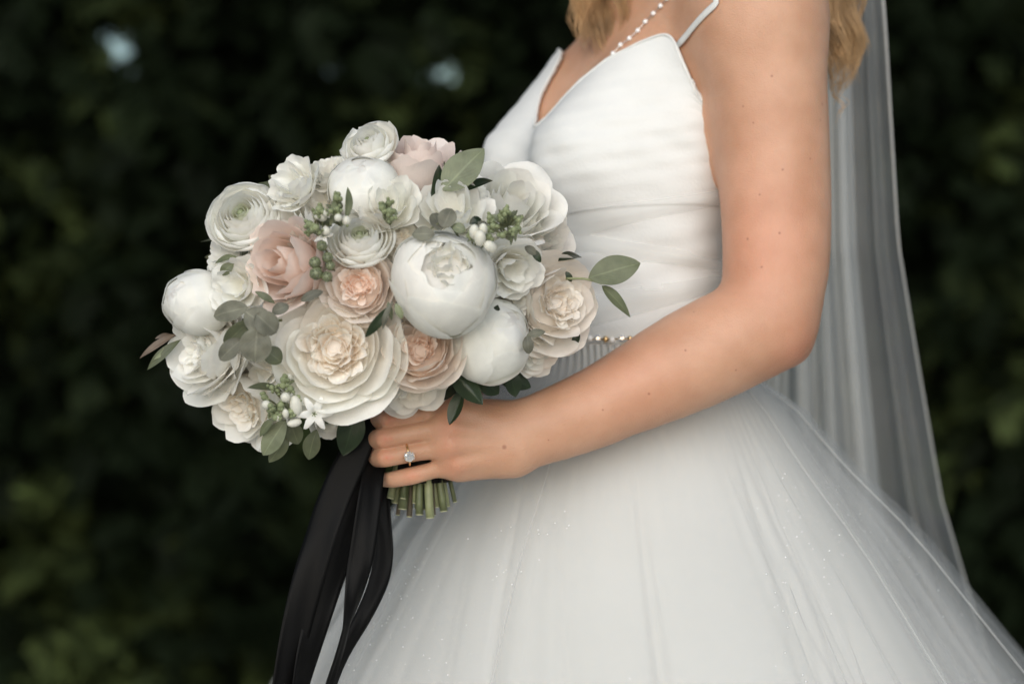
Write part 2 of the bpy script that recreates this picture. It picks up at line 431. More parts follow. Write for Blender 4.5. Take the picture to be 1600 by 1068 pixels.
def smin(a, b, k):
    h = np.maximum(k - np.abs(a - b), 0) / k
    return np.minimum(a, b) - h * h * k * .25
PR = []                                   # ([segments], k, tag); a segment is (a, b, ra, rb)
def cone(a, b, ra, rb, k=.02, g='body'): PR.append(([(np.array(a, float), np.array(b, float), ra, rb)], k, g))
def spline(P_, t):
    P_ = np.asarray(P_, float); n = len(P_); out = []
    for x in t:
        i = min(int(x), n - 2); f = x - i
        p0, p1, p2, p3 = P_[max(i - 1, 0)], P_[i], P_[i + 1], P_[min(i + 2, n - 1)]
        out.append(.5 * (2 * p1 + (p2 - p0) * f + (2 * p0 - 5 * p1 + 4 * p2 - p3) * f * f + (3 * p1 - p0 - 3 * p2 + p3) * f ** 3))
    return np.array(out)
def chain(pts, rs, k=.02, g='body', sub=3):
    q = spline(np.column_stack([np.array(pts), np.array(rs)]), np.linspace(0, len(pts) - 1, (len(pts) - 1) * sub + 1))
    PR.append(([(q[i, :3], q[i + 1, :3], q[i, 3], q[i + 1, 3]) for i in range(len(q) - 1)], k, g))
# breasts
for s in (-1, 1):
    cone(T(.018, s * .066, 1.35), T(.068, s * .057, 1.270), .026, .050, .04, 'torso')
    cone(T(-.04, 0, 1.50), T(-.045 if s > 0 else -.085, s * (.13 if s > 0 else .10), 1.425), .040, .030, .04, 'neck')
    cone(T(.012, s * .02, 1.425), T(-.028 if s > 0 else -.075, s * (.15 if s > 0 else .10), 1.437), .011, .010, .02, 'neck')
# neck and head
chain([T(-.035, 0, 1.44), T(-.022, 0, 1.50), T(-.012, 0, 1.57)], [.058, .052, .052], .04, 'neck')
cone(T(-.015, 0, 1.67), T(.01, 0, 1.665), .088, .080, .03, 'head')
cone(T(.02, 0, 1.61), T(.055, 0, 1.575), .055, .035, .03, 'head')
cone(T(.085, 0, 1.655), T(.105, 0, 1.62), .010, .013, .015, 'head')
# near arm (her left)
SH = T(-.045, .165, 0)
chain([P(1190, 22, -.03), P(1202, 130, -.04), P(1212, 300, -.05), P(1212, 420, -.06), P(1200, 487, -.066)], [.055, .0515, .0492, .0470, .0430], .03, 'arm')
cone(T(-.04, .10, 1.40), P(1180, 20, -.03), .045, .045, .05, 'arm')
cone(P(1226, 500, -.06), P(1241, 541, -.058), .030, .0140, .012, 'arm')
chain([P(1195, 505, -.068), P(1080, 562, -.085), P(960, 622, -.10), P(870, 662, -.112), P(795, 688, -.120)], [.0455, .0445, .0358, .0300, .0215], .010, 'arm')
W1, W2 = P(800, 667, -.120), P(800, 705, -.121)
cone(P(935, 630, -.104), W1, .0265, .0205, .008, 'arm'); cone(P(935, 640, -.104), W2, .0290, .0190, .008, 'arm')
# hand
MCP = [P(706, 640, -.131), P(697, 668, -.1385), P(698, 697, -.1385), P(707, 726, -.1325)]
RM = [.0118, .0120, .0115, .0104]
for q, (mc, rm) in enumerate(zip(MCP, RM)):
    w0 = W1 + (W2 - W1) * (q / 3)
    cone(w0, mc, .0165, rm, .014, 'hand')
    cone(mc + np.array([0, -.0024, 0]), mc + np.array([-.004, -.0020, 0]), rm * .96, rm * .92, .007, 'hand')
    cone(w0 + (mc - w0) * .25 + np.array([0, -.0135, 0]), mc + np.array([.006, -.0105, 0]), .0032, .0038, .007, 'hand')      # tendon
cone(P(800, 706, -.118), P(722, 730, -.126), .0178, .0112, .012, 'hand')      # heel of the little finger
cone(W1 + np.array([-.02, .005, .004]), P(725, 655, -.122), .017, .014, .014, 'hand')     # thumb side of the palm
FING = [
    ([MCP[0], P(606, 654, -.142), P(588, 659, -.117), P(606, 663, -.092)], [.0105, .0088, .0081, .0070]),
    ([MCP[1], P(600, 684.5, -.147), P(583, 688, -.121), P(602, 690, -.094)], [.0107, .0090, .0083, .0072]),
    ([MCP[2], P(602, 714, -.145), P(586, 716, -.120), P(604, 717, -.095)], [.0102, .0085, .0079, .0068]),
    ([MCP[3], P(643, 743, -.136), P(614, 748.5, -.129), P(601, 749, -.117)], [.0094, .0077, .0071, .0063]),
]
segs_ = []
for pts, rs in FING:
    md = (pts[0] + pts[1]) / 2 + np.array([0, -.0012, 0])
    st = pts[0] + (pts[1] - pts[0]) * .12
    segs_ += [(st, md, rs[0] * .90, rs[1] * .94), (md, pts[1], rs[1] * .94, rs[1])]
    q = spline(np.column_stack([np.array(pts[1:]), np.array(rs[1:])]), np.linspace(0, 2, 7))
    segs_ += [(q[k, :3], q[k + 1, :3], q[k, 3], q[k + 1, 3]) for k in range(6)]
PR.append((segs_, .0045, 'finger'))
chain([P(765, 662, -.110), P(728, 640, -.085), P(694, 634, -.066), P(664, 636, -.058)], [.0175, .0125, .0108, .0085], .006, 'finger')
# far arm (her right): bent, its hand resting behind the bouquet
chain([T(-.115, -.125, 1.375), T(-.115, -.165, 1.24), T(-.06, -.190, 1.12)], [.048, .044, .040], .03, 'arm')
chain([T(-.06, -.190, 1.12), T(.05, -.165, 1.085), T(.135, -.115, 1.065)], [.040, .036, .024], .02, 'arm')
cone(T(-.06, -.07, 1.39), T(-.105, -.11, 1.38), .042, .045, .05, 'arm')
for q in range(4):
    a = T(.195, -.075, 1.085 - q * .018)
    cone(T(.135, -.115, 1.07 - q * .006), a, .016, .0105, .012, 'hand')
    chain([a, a + FW * .035 + LF * .012, a + FW * .045 + LF * .035], [.0095, .0085, .007], .003, 'finger')
chain([T(.15, -.105, 1.08), T(.185, -.075, 1.105), T(.215, -.05, 1.11)], [.014, .0115, .009], .005, 'finger')

def sdf_pts(p, groups=None, torso=True):
    x, y, z = p[:, 0], p[:, 1], p[:, 2]
    d = d_torso(x, y, z) if torso else np.full(len(p), 9.0)
    for segs, k, g in PR:
        if groups is None or g in groups:
            e = None
            for sg in segs:
                v = d_cone(x, y, z, *sg); e = v if e is None else np.minimum(e, v)
            d = smin(d, e, k)
    return d
def hit(px, py, groups=None, off=0.0):
    """first point of the body seen at a photo pixel"""
    c = np.array([0, -CAM_D, CAM_Z]); d = P(px, py, 0) - c; d /= np.linalg.norm(d)
    t = 1.6
    for _ in range(200):
        v = sdf_pts((c + d * t)[None], groups)[0] - off
        if v < 1e-4: break
        t += max(v * .7, 2e-4)
        if t > 3: break
    return c + d * t
def grad(p, groups=None):
    e = 1e-3; g = []
    for k in range(3):
        dp = np.zeros(3); dp[k] = e
        g.append(sdf_pts(p + dp, groups) - sdf_pts(p - dp, groups))
    g = np.stack(g, 1); return g / (np.linalg.norm(g, axis=1)[:, None] + 1e-12)
def snap(p, off, it=6):
    """move points onto the skin, off metres outside it"""
    p = np.array(p, float)
    for _ in range(it): p = p - grad(p) * (sdf_pts(p) - off)[:, None]
    return p

def axis_coords(lo, hi, flo, fhi, coarse, fine):
    a = np.arange(lo, flo, coarse); b = np.arange(flo, fhi, fine); c = np.arange(fhi, hi + coarse, coarse)
    return np.concatenate([a, b, c]).astype(np.float32)
def build_body_mesh():
    gx = axis_coords(-.17, .40, -.135, .012, .0034, .00125)
    gy = axis_coords(-.19, .42, -.165, -.045, .0034, .00125)
    gz = axis_coords(.885, 1.78, .962, 1.068, .0034, .00125)
    D = np.full((len(gx), len(gy), len(gz)), .05, np.float32)
    def sub(lo, hi):
        return tuple(slice(max(np.searchsorted(g, l) - 1, 0), np.searchsorted(g, h) + 1) for g, l, h in zip((gx, gy, gz), lo, hi))
    s = sub((-.1, -.12, .88), (.36, .33, 1.49))
    x, y, z = gx[s[0]][:, None, None], gy[s[1]][None, :, None], gz[s[2]][None, None, :]
    zv = gz[s[2]].astype(float)
    f = (x - TO[0]) * FW[0] + (y - TO[1]) * FW[1]; l = (x - TO[0]) * LF[0] + (y - TO[1]) * LF[1]
    a = np.interp(zv, TZ, TA)[None, None]; b = np.interp(zv, TZ, TB)[None, None]; c = np.interp(zv, TZ, TC)[None, None]
    d = (np.sqrt(((f - c) / b) ** 2 + (l / a) ** 2) - 1) * np.minimum(a, b)
    D[s] = np.minimum(D[s], np.maximum(d, np.maximum(z - 1.475, .90 - z)))
    for segs, k, g in PR:
        m = max(max(q[2], q[3]) for q in segs) + k + .012
        pp = np.array([q[0] for q in segs] + [q[1] for q in segs])
        s = sub(pp.min(0) - m, pp.max(0) + m)
        if 0 in D[s].shape: continue
        loc = np.full(D[s].shape, .05, np.float32)
        for a, b, ra, rb in segs:
            m = max(ra, rb) + k + .012
            s2 = sub(np.minimum(a, b) - m, np.maximum(a, b) + m)
            rel = tuple(slice(max(u.start - v.start, 0), u.stop - v.start) for u, v in zip(s2, s))
            s3 = tuple(slice(v.start + u.start, v.start + u.stop) for u, v in zip(rel, s))
            x, y, z = gx[s3[0]][:, None, None], gy[s3[1]][None, :, None], gz[s3[2]][None, None, :]
            d = d_cone(x, y, z, a.astype(np.float32), b.astype(np.float32), np.float32(ra), np.float32(rb))
            sh = tuple(slice(0, n_) for n_ in loc[rel].shape)
            loc[rel] = np.minimum(loc[rel], d[sh])
        D[s] = smin(D[s], loc, np.float32(k))
    S = D < 0
    cnt = np.zeros(tuple(n - 1 for n in S.shape), np.int8)
    for i in (0, 1):
        for j in (0, 1):
            for k in (0, 1):
                cnt += S[i:S.shape[0] - 1 + i, j:S.shape[1] - 1 + j, k:S.shape[2] - 1 + k]
    act = np.argwhere((cnt > 0) & (cnt < 8))
    idx = np.full(cnt.shape, -1, np.int32); idx[act[:, 0], act[:, 1], act[:, 2]] = np.arange(len(act))
    co = {}
    for i in (0, 1):
        for j in (0, 1):
            for k in (0, 1):
                ii, jj, kk = act[:, 0] + i, act[:, 1] + j, act[:, 2] + k
                co[i, j, k] = (D[ii, jj, kk], np.stack([gx[ii], gy[jj], gz[kk]], 1))
    acc = np.zeros((len(act), 3)); n = np.zeros(len(act))
    keys = list(co)
    for a_ in keys:
        for ax in range(3):
            if a_[ax] == 0:
                b_ = list(a_); b_[ax] = 1; b_ = tuple(b_)
                d0, p0 = co[a_]; d1, p1 = co[b_]
                m = (d0 < 0) != (d1 < 0)
                t = np.where(m, d0 / np.where(m, d0 - d1, 1), 0)
                acc[m] += (p0 + (p1 - p0) * t[:, None])[m]; n[m] += 1
    V = acc / n[:, None]
    Q = []
    for ax in range(3):
        sl0 = [slice(None)] * 3; sl1 = [slice(None)] * 3
        sl0[ax] = slice(0, -1); sl1[ax] = slice(1, None)
        e = np.argwhere(S[tuple(sl0)] != S[tuple(sl1)])
        o1, o2 = [(1, 2), (2, 0), (0, 1)][ax]
        ok = (e[:, o1] > 0) & (e[:, o2] > 0) & (e[:, o1] < S.shape[o1] - 1) & (e[:, o2] < S.shape[o2] - 1)
        e = e[ok]
        inside = S[e[:, 0], e[:, 1], e[:, 2]]
        def cell(da, db):
            q = e.copy(); q[:, o1] -= da; q[:, o2] -= db
            return idx[q[:, 0], q[:, 1], q[:, 2]]
        quad = np.stack([cell(1, 1), cell(0, 1), cell(0, 0), cell(1, 0)], 1)
        quad[~inside] = quad[~inside][:, ::-1]
        Q.append(quad)
    F = np.concatenate(Q); F = F[(F >= 0).all(1)]
    # relax the surface a little
    E = np.concatenate([F[:, [0, 1]], F[:, [1, 2]], F[:, [2, 3]], F[:, [3, 0]]])
    for it in range(4):
        s_ = np.zeros_like(V); c_ = np.zeros(len(V))
        for k in range(3): s_[:, k] = np.bincount(E[:, 0], V[E[:, 1], k], len(V)) + np.bincount(E[:, 1], V[E[:, 0], k], len(V))
        c_ = np.bincount(E[:, 0], minlength=len(V)) + np.bincount(E[:, 1], minlength=len(V))
        V = V + .5 * (s_ / np.maximum(c_, 1)[:, None] - V)
    return V, F

MOLES = [(1206, 119, 1.5), (1285, 163, 1.6), (1161, 166, 1.3), (1223, 265, 1.5), (1266, 248, 1.2), (1187, 304, 1.3), (1218, 364, 1.6), (1168, 373, 1.6), (1190, 417, 1.4),
         (1071, 547, 1.4), (1150, 578, 1.2), (1014, 615, 1.6), (942, 640, 1.2), (788, 698, 2.6), (857, 687, 1.0), (1084, 487, 1.1), (1282, 188, 1.1), (1177, 192, 1.2)]
def skin_material():
    m, n, out = new_mat('skin')
    tc = N(n, 'ShaderNodeTexCoord')
    at = N(n, 'ShaderNodeAttribute', attribute_name='Col')
    nz = N(n, 'ShaderNodeTexNoise'); nz.inputs['Scale'].default_value = 22; nz.inputs['Detail'].default_value = 5
    n.links.new(tc.outputs['Object'], nz.inputs['Vector'])
    rp = N(n, 'ShaderNodeValToRGB')
    rp.color_ramp.elements[0].position = .3; rp.color_ramp.elements[0].color = (.500, .270, .165, 1)
    rp.color_ramp.elements[1].position = .7; rp.color_ramp.elements[1].color = (.600, .350, .230, 1)
    n.links.new(nz.outputs['Fac'], rp.inputs[0])
    mu = N(n, 'ShaderNodeVectorMath', operation='MULTIPLY')
    n.links.new(rp.outputs[0], mu.inputs[0]); n.links.new(at.outputs['Color'], mu.inputs[1])
    cur = mu.outputs[0]
    for px, py, r in MOLES:
        p = hit(px, py)
        vd = N(n, 'ShaderNodeVectorMath', operation='DISTANCE'); vd.inputs[1].default_value = tuple(p)
        n.links.new(tc.outputs['Object'], vd.inputs[0])
        mr = N(n, 'ShaderNodeMapRange'); mr.inputs['From Min'].default_value = r * .0004; mr.inputs['From Max'].default_value = r * .0010
        mr.inputs['To Min'].default_value = .55; mr.inputs['To Max'].default_value = 0
        n.links.new(vd.outputs['Value'], mr.inputs['Value'])
        mx = N(n, 'ShaderNodeMix', data_type='RGBA'); mx.inputs['B'].default_value = (.26, .09, .055, 1)
        n.links.new(mr.outputs[0], mx.inputs['Factor']); n.links.new(cur, mx.inputs['A']); cur = mx.outputs['Result']
    f1 = N(n, 'ShaderNodeTexVoronoi'); f1.inputs['Scale'].default_value = 750
    n.links.new(tc.outputs['Object'], f1.inputs['Vector'])
    f2 = N(n, 'ShaderNodeTexNoise'); f2.inputs['Scale'].default_value = 260; f2.inputs['Detail'].default_value = 4
    n.links.new(tc.outputs['Object'], f2.inputs['Vector'])
    ad = N(n, 'ShaderNodeMath', operation='ADD'); n.links.new(f1.outputs['Distance'], ad.inputs[0]); n.links.new(f2.outputs['Fac'], ad.inputs[1])
    bp = N(n, 'ShaderNodeBump'); bp.inputs['Strength'].default_value = .30; bp.inputs['Distance'].default_value = .0008
    n.links.new(ad.outputs[0], bp.inputs['Height'])
    b = N(n, 'ShaderNodeBsdfPrincipled')
    b.subsurface_method = 'RANDOM_WALK'
    b.inputs['Subsurface Weight'].default_value = .35; b.inputs['Subsurface Radius'].default_value = (1.0, .35, .18); b.inputs['Subsurface Scale'].default_value = .006
    b.inputs['Roughness'].default_value = .46; b.inputs['Specular IOR Level'].default_value = .45
    n.links.new(cur, b.inputs['Base Color']); n.links.new(bp.outputs[0], b.inputs['Normal']); n.links.new(b.outputs[0], out.inputs[0])
    return m

person = empty('person', (.112, .10, 0))
tag(person, 'bride in a strappy white gown and veil holding a bouquet at her waist', 'person')
PO = np.array([.112, .10, 0])
bodyV, bodyF = build_body_mesh()
bc = np.ones((len(bodyV), 3))
def redden(c, r, amt):
    d = np.linalg.norm(bodyV - c, axis=1)
    k = (amt * np.exp(-(d / r) ** 2))[:, None]
    bc[:] = bc * (1 - k) + bc * np.array([1.05, .74, .70]) * k
for q in range(4):
    redden(MCP[q] + [.002, -.011, 0], .010, .45); redden(FING[q][0][1] + [0, -.008, 0], .008, .5)
for q in range(4):
    for dx in (-.0022, .0024):
        redden(FING[q][0][1] + np.array([dx + .004, -.0088, 0.0]), .0016, .9)
redden(P(1240, 545, -.085), .03, .6); redden(P(1130, 330, -.09), .09, .25); redden(P(1200, 400, -.1), .05, .3); redden(P(990, 590, -.14), .05, .25)
M_SKIN = skin_material()
bo = mesh('body', bodyV, bodyF, M_SKIN, person, cols=bc)
bo.matrix_parent_inverse = Matrix.Translation(-Vector(PO))
# fingernails
def nail(c, ax, nrm, L, Wd):
    ax = ax / np.linalg.norm(ax); nrm = nrm - ax * (nrm @ ax); nrm /= np.linalg.norm(nrm); sd = np.cross(ax, nrm)
    V = []
    for i in range(7):
        for j in range(7):
            u = -1 + i / 3; v = j / 6
            wd = Wd * (1 - .55 * abs(2 * v - 1) ** 4)
            V.append(c + sd * u * wd + ax * (v - .5) * L + nrm * (.0008 - .0022 * u * u - .0006 * (2 * v - 1) ** 2))
    o = mesh('fingernail', np.array(V) - PO, grid_faces(7, 7), M_NAIL, person)
    so_ = o.modifiers.new('thick', 'SOLIDIFY'); so_.thickness = .0004
tipd = FING[3][0][3] - FING[3][0][2]
nail(FING[3][0][3] + np.array([-.0058, -.0022, .0008]), np.array([-.35, .9, 0]), np.array([-.9, -.45, .1]), .009, .0042)
for q in range(3):
    d_ = FING[q][0][3] - FING[q][0][2]
    nail(FING[q][0][3] + np.array([-.0060, .003, 0]), d_, np.array([-1, .35, 0.0]), .010, .0046)

# ------------------------------------------------------------------ hair
def hair_lock(p_fn, nstr, rad, seed, rs=.00034, seg=26):
    r = np.random.default_rng(seed)
    t = np.linspace(0, 1, seg)
    c = np.array([p_fn(x) for x in t])
    a = r.uniform(0, 6.28, (nstr, 1)); q = rad * np.sqrt(r.random((nstr, 1)))
    tt = t[None] * r.uniform(.8, 1.0, (nstr, 1))
    cc = np.stack([np.interp(tt, t, c[:, i]) for i in range(3)], -1)
    spread = (.55 + .9 * np.sin(math.pi * tt * .8)) * (1 - .55 * tt ** 3)
    off = np.stack([np.cos(a + tt * 3) * q * spread, np.sin(a + tt * 3) * q * spread, 0 * tt + q * .5 * np.cos(a * 3)], -1)
    wob = np.stack([.0008 * np.sin(tt * r.uniform(8, 16, (nstr, 1)) + r.uniform(0, 6, (nstr, 1))) for _ in range(3)], -1)
    X = cc + off + wob + r.normal(0, .0006, (nstr, 1, 3)) * tt[..., None] * 3
    tg = np.gradient(X, axis=1); tg /= np.linalg.norm(tg, axis=2)[..., None] + 1e-9
    u = np.cross(tg, np.array([.3, .9, .1])); u /= np.linalg.norm(u, axis=2)[..., None] + 1e-9
    v = np.cross(tg, u)
    rr = np.linspace(rs, rs * .5, seg)[None, :, None]
    V = np.stack([X + rr * (math.cos(k * 2.0944) * u + math.sin(k * 2.0944) * v) for k in range(3)], 2)      # strand, seg, corner
    b = (np.arange(nstr)[:, None, None] * seg + np.arange(seg - 1)[None, :, None]) * 3 + np.arange(3)[None, None]
    n1 = (np.arange(nstr)[:, None, None] * seg + np.arange(seg - 1)[None, :, None]) * 3 + (np.arange(3)[None, None] + 1) % 3
    F = np.stack([b, n1, n1 + 3, b + 3], -1).reshape(-1, 4)
    return V.reshape(-1, 3), F
def curl_path(pts, amp, turns, ph):
    pts = np.array(pts); m = len(pts); k = np.linspace(0, 1, m)
    def fn(t):
        p = np.array([np.interp(t, k, pts[:, i]) for i in range(3)])
        g = amp * (0.35 + .65 * t)
        return p + np.array([math.cos(ph + turns * 6.283 * t) * g, math.sin(ph + turns * 6.283 * t) * g, 0])
    return fn
hair_root = empty('hair', (0, 0, 0), person); hair_root.matrix_parent_inverse = Matrix.Translation(-Vector(PO))
hd_ = T(-.015, 0, 1.67)
HL = []
# curls behind the near shoulder
r5 = np.random.default_rng(5)
for k in range(13):
    sx = r5.uniform(-1, 1); endpy = r5.uniform(90, 165)
    ex = 1303 + 26 * sx + r5.uniform(-6, 6); yy = r5.uniform(.02, .085)
    HL.append((curl_path([hd_ + [.05 + .02 * sx, .02, .05], T(-.10, .03 + .02 * sx, 1.62), T(-.115, .07 + .02 * sx, 1.52), P(1306 + 30 * sx, -60, yy), P(1308 + 30 * sx, 20, yy), P(ex + 8, 70, yy), P(ex, endpy, yy)], .008, 2.3, r5.uniform(0, 6.28)), 64, .0075))
HL.append((curl_path([P(1300, 30, .06), P(1318, 100, .06), P(1340, 92, .06), P(1325, 125, .055), P(1305, 140, .05)], .003, 1.5, 1.0), 12, .0022))
HL.append((curl_path([P(1296, 60, .05), P(1300, 150, .05), P(1322, 165, .05), P(1306, 190, .05)], .002, 1.5, 2.0), 6, .0012))
# curls lying on the far side of the chest
for k in range(20):
    sx = r5.uniform(-1, 1); yy = r5.uniform(.045, .10)
    ex = 940 + 44 * sx; endpy = 92 - 44 * abs(sx) + r5.uniform(-15, 12)
    HL.append((curl_path([hd_ + [-.04 + .01 * sx, .0, .05], T(.03, -.075 + .01 * sx, 1.62), T(.05, -.06 + .01 * sx, 1.50), P(945 + 40 * sx, -60, yy), P(940 + 40 * sx, 0, yy), P(ex, endpy, yy)], .007, 2.0, r5.uniform(0, 6.28)), 64, .008))
for k in range(5):
    HL.append((curl_path([P(905 + 6 * k, -60, .08), P(900 + 5 * k, -10, .08), P(892 + 9 * k, 30, .08), P(900 + 9 * k, 62 - 3 * k, .075)], .003, 1.0, k * 1.3), 10, .003))
# crown of the head, drawn back
for k in range(26):
    a = k / 26 * 6.283
    q = np.array([math.cos(a), math.sin(a), 0])
    top = hd_ + [0, 0, .095]
    HL.append((curl_path([top, hd_ + q * .07 + [0, 0, .075], hd_ + q * .098 + [0, 0, .02], hd_ + q * .095 + [.01, .01, -.05]] if q @ FW < .55 else [top, hd_ + q * .07 + [0, 0, .078], hd_ + q * .09 + [0, 0, .045]], .001, 1, a), 26, .013))
for k, (fn, ns, rad) in enumerate(HL):
    V, F = hair_lock(fn, ns, rad, 100 + k)
    mesh('hair_lock', V, np.array(F), M_HAIR, hair_root)

# ------------------------------------------------------------------ the dress
dress = empty('wedding_dress', (0, 0, 0))
tag(dress, 'white wedding dress with thin straps and a full glittering tulle skirt', 'dress')
BOD = ('torso',)
def torso_ring(phi, z, off):
    """radius point on the torso surface seen from its axis"""
    phi = np.asarray(phi, float); z = np.asarray(z, float) + 0 * phi
    dirv = np.cos(phi)[..., None] * FW + np.sin(phi)[..., None] * LF
    c = TO + FW * 0.0
    lo = np.full(phi.shape, .01); hi = np.full(phi.shape, .26)
    base = np.stack([np.full(phi.shape, c[0]), np.full(phi.shape, c[1]), z], -1)
    for _ in range(22):
        mid = (lo + hi) / 2
        p = base + dirv * mid[..., None]
        d = sdf_pts(p.reshape(-1, 3), BOD).reshape(phi.shape) - off
        lo = np.where(d < 0, mid, lo); hi = np.where(d < 0, hi, mid)
    return base + dirv * hi[..., None]
NK_A = np.radians([0, 5, 15, 30, 50, 70, 82, 87, 90, 93, 98, 106, 116, 140, 180])
NK_Z = np.array([1.298, 1.305, 1.318, 1.337, 1.359, 1.374, 1.381, 1.382, 1.366, 1.345, 1.318, 1.298, 1.285, 1.25, 1.235])
def neck_z(phi):
    a = np.abs((phi + math.pi) % (2 * math.pi) - math.pi)
    far = (np.asarray(phi) < 0) * .020 * np.exp(-((a - R_(50)) / .45) ** 2)      # the far cup is pulled a little higher
    return np.interp(a, NK_A, NK_Z) + far
def seam_z(phi):                     # the seam under the bust, dipping to the front
    return 1.205 + .018 * np.sin(phi)
def build_bodice():
    na, nz = 260, 80
    ph = np.linspace(-math.pi, math.pi, na, endpoint=False)
    A, K = np.meshgrid(ph, np.linspace(0, 1, nz), indexing='ij')
    top = neck_z(A); bot = seam_z(A)
    Z = bot + (top - bot) * K
    A = A + np.sign(A) * .16 * smoothstep(1.318, 1.385, Z) * np.exp(-((np.abs(A) - R_(86)) / .18) ** 2)    # the tab that carries the strap leans outwards
    V = torso_ring(A, Z, .0055)
    # draped gathers running up across the cup
    pl = .00055 * np.sin(240 * (Z - 1.2) + 10 * A + 2 * np.sin(4 * A)) + .0008 * np.sin(95 * (Z - 1.2) + 16 * A + 1.5) + .00035 * np.sin(420 * (Z - 1.2) - 9 * A)
    out = np.cos(A)[..., None] * FW + np.sin(A)[..., None] * LF
    V = V + out * (pl * np.sin(math.pi * np.clip(K, 0, 1)) + .0006 * (1 - K))[..., None]
    fl = V.reshape(-1, 3); m_ = (Z.ravel() > 1.312) & (np.abs(A).ravel() < R_(101))
    m_ &= sdf_pts(fl) < .0042
    fl[m_] = snap(fl[m_], .0042, 3)
    V = fl.reshape(V.shape)
    wsm = (smoothstep(1.29, 1.32, Z) * smoothstep(R_(62), R_(72), np.abs(A)) * (1 - smoothstep(R_(118), R_(130), np.abs(A))))[..., None]
    for _ in range(10):
        av = (np.roll(V, 1, 0) + np.roll(V, -1, 0)) / 2
        V = V + .5 * wsm * (av - V)
    V[:, -1] += np.random.default_rng(2).normal(0, .0004, (na, 3))
    tab = {sg: V[np.argmin(np.abs(ph - sg * R_(86))), -1].copy() for sg in (1, -1)}
    o = mesh('bodice', V.reshape(-1, 3), grid_faces(na, nz, True), M_BODICE, dress)
    s = o.modifiers.new('thick', 'SOLIDIFY'); s.thickness = .0022; s.offset = -1
    # edging roll along the neckline
    rim = V[:, -1] + out[:, -1] * .0004
    for _ in range(6): rim = (np.roll(rim, 1, 0) + np.roll(rim, -1, 0) + 2 * rim) / 4
    v, f = tube(np.vstack([rim, rim[:1]]), .0013, 6, cap=False)
    mesh('neckline_edge', v, f, M_BODICE, dress)
    # translucent midriff panel
    nz = 24
    A, K = np.meshgrid(ph, np.linspace(0, 1, nz), indexing='ij')
    Z = 1.092 + (seam_z(A) + .012 - 1.092) * K
    V = torso_ring(A, Z, .0056)
    out = np.cos(A)[..., None] * FW + np.sin(A)[..., None] * LF
    pl = .0016 * np.sin(110 * (Z - 1.1) + 7 * A) + .0010 * np.sin(260 * (Z - 1.1) - 8 * A)
    V = V + out * pl[..., None] * np.sin(math.pi * K)[..., None]
    mesh('midriff_panel', V.reshape(-1, 3), grid_faces(na, nz, True), M_BODICE, dress)
    # boning channels
    for a in np.radians([-75, -45, -15, 15, 46, 78, 110, 150, 190, 230, 255]):
        zz = np.linspace(1.095, float(seam_z(np.array(a))) + .004, 14)
        wv = .0065
        rows = [torso_ring(np.full(14, a) + s * wv / .11, zz, .0034) for s in (-1, -.5, 0, .5, 1)]
        V = np.stack(rows, 0)
        mesh('boning_strip', V.reshape(-1, 3), grid_faces(5, 14), M_BODICE, dress)
    # crossed tulle bands over the waist
    for (a0, z0, a1, z1, wd) in ((-.6, 1.175, 1.9, 1.235, .020), (-.3, 1.205, 2.1, 1.165, .016), (.1, 1.11, 2.0, 1.16, .022)):
        t = np.linspace(0, 1, 40)
        rows = []
        for s in np.linspace(-.5, .5, 7):
            rows.append(torso_ring(a0 + (a1 - a0) * t, z0 + (z1 - z0) * t + s * wd * (1 + .3 * np.sin(t * 5)), .0075 + .0012 * math.cos(s * 6)))
        mesh('draped_band', np.stack(rows, 0).reshape(-1, 3), grid_faces(7, 40), M_VEIL, dress)
    # straps
    for s in (1, -1):
        key = [T(.012, s * .13, 1.380), T(.005, s * .13, 1.42), T(0, s * .103, 1.47), T(-.04, s * .10, 1.47), T(-.085, s * .095, 1.44), T(-.11, s * .085, 1.36), T(-.10, s * .07, 1.25)]
        key = np.array(key); t = np.linspace(0, len(key) - 1, 44)
        pts = np.stack([np.interp(t, np.arange(len(key)), key[:, i]) for i in range(3)], 1)
        if s == 1:
            f0 = tab[1]; f1 = hit(1098, 24, None, .003); f2 = hit(1124, 1, None, .003)
            key = np.array([f0, f1, f2] + [T(-.03, .115, 1.46), T(-.075, .105, 1.44), T(-.11, .085, 1.36), T(-.10, .07, 1.25)])
            pts = np.stack([np.interp(t, np.arange(len(key)), key[:, i]) for i in range(3)], 1)
        q = snap(pts, .0022)
        for _ in range(3): q[1:-1] = (q[:-2] + q[2:] + 2 * q[1:-1]) / 4
        tg = np.gradient(q, axis=0); tg /= np.linalg.norm(tg, axis=1)[:, None]
        g = grad(q)
        rows = [q + np.cross(tg, g) * .0032 * u + g * (.0010 * (1 - u * u)) for u in np.linspace(-1, 1, 7)]
        o = mesh('shoulder_strap', np.array(rows).reshape(-1, 3), grid_faces(7, len(q)), M_BODICE, dress)
        sm = o.modifiers.new('thick', 'SOLIDIFY'); sm.thickness = .0008
build_bodice()

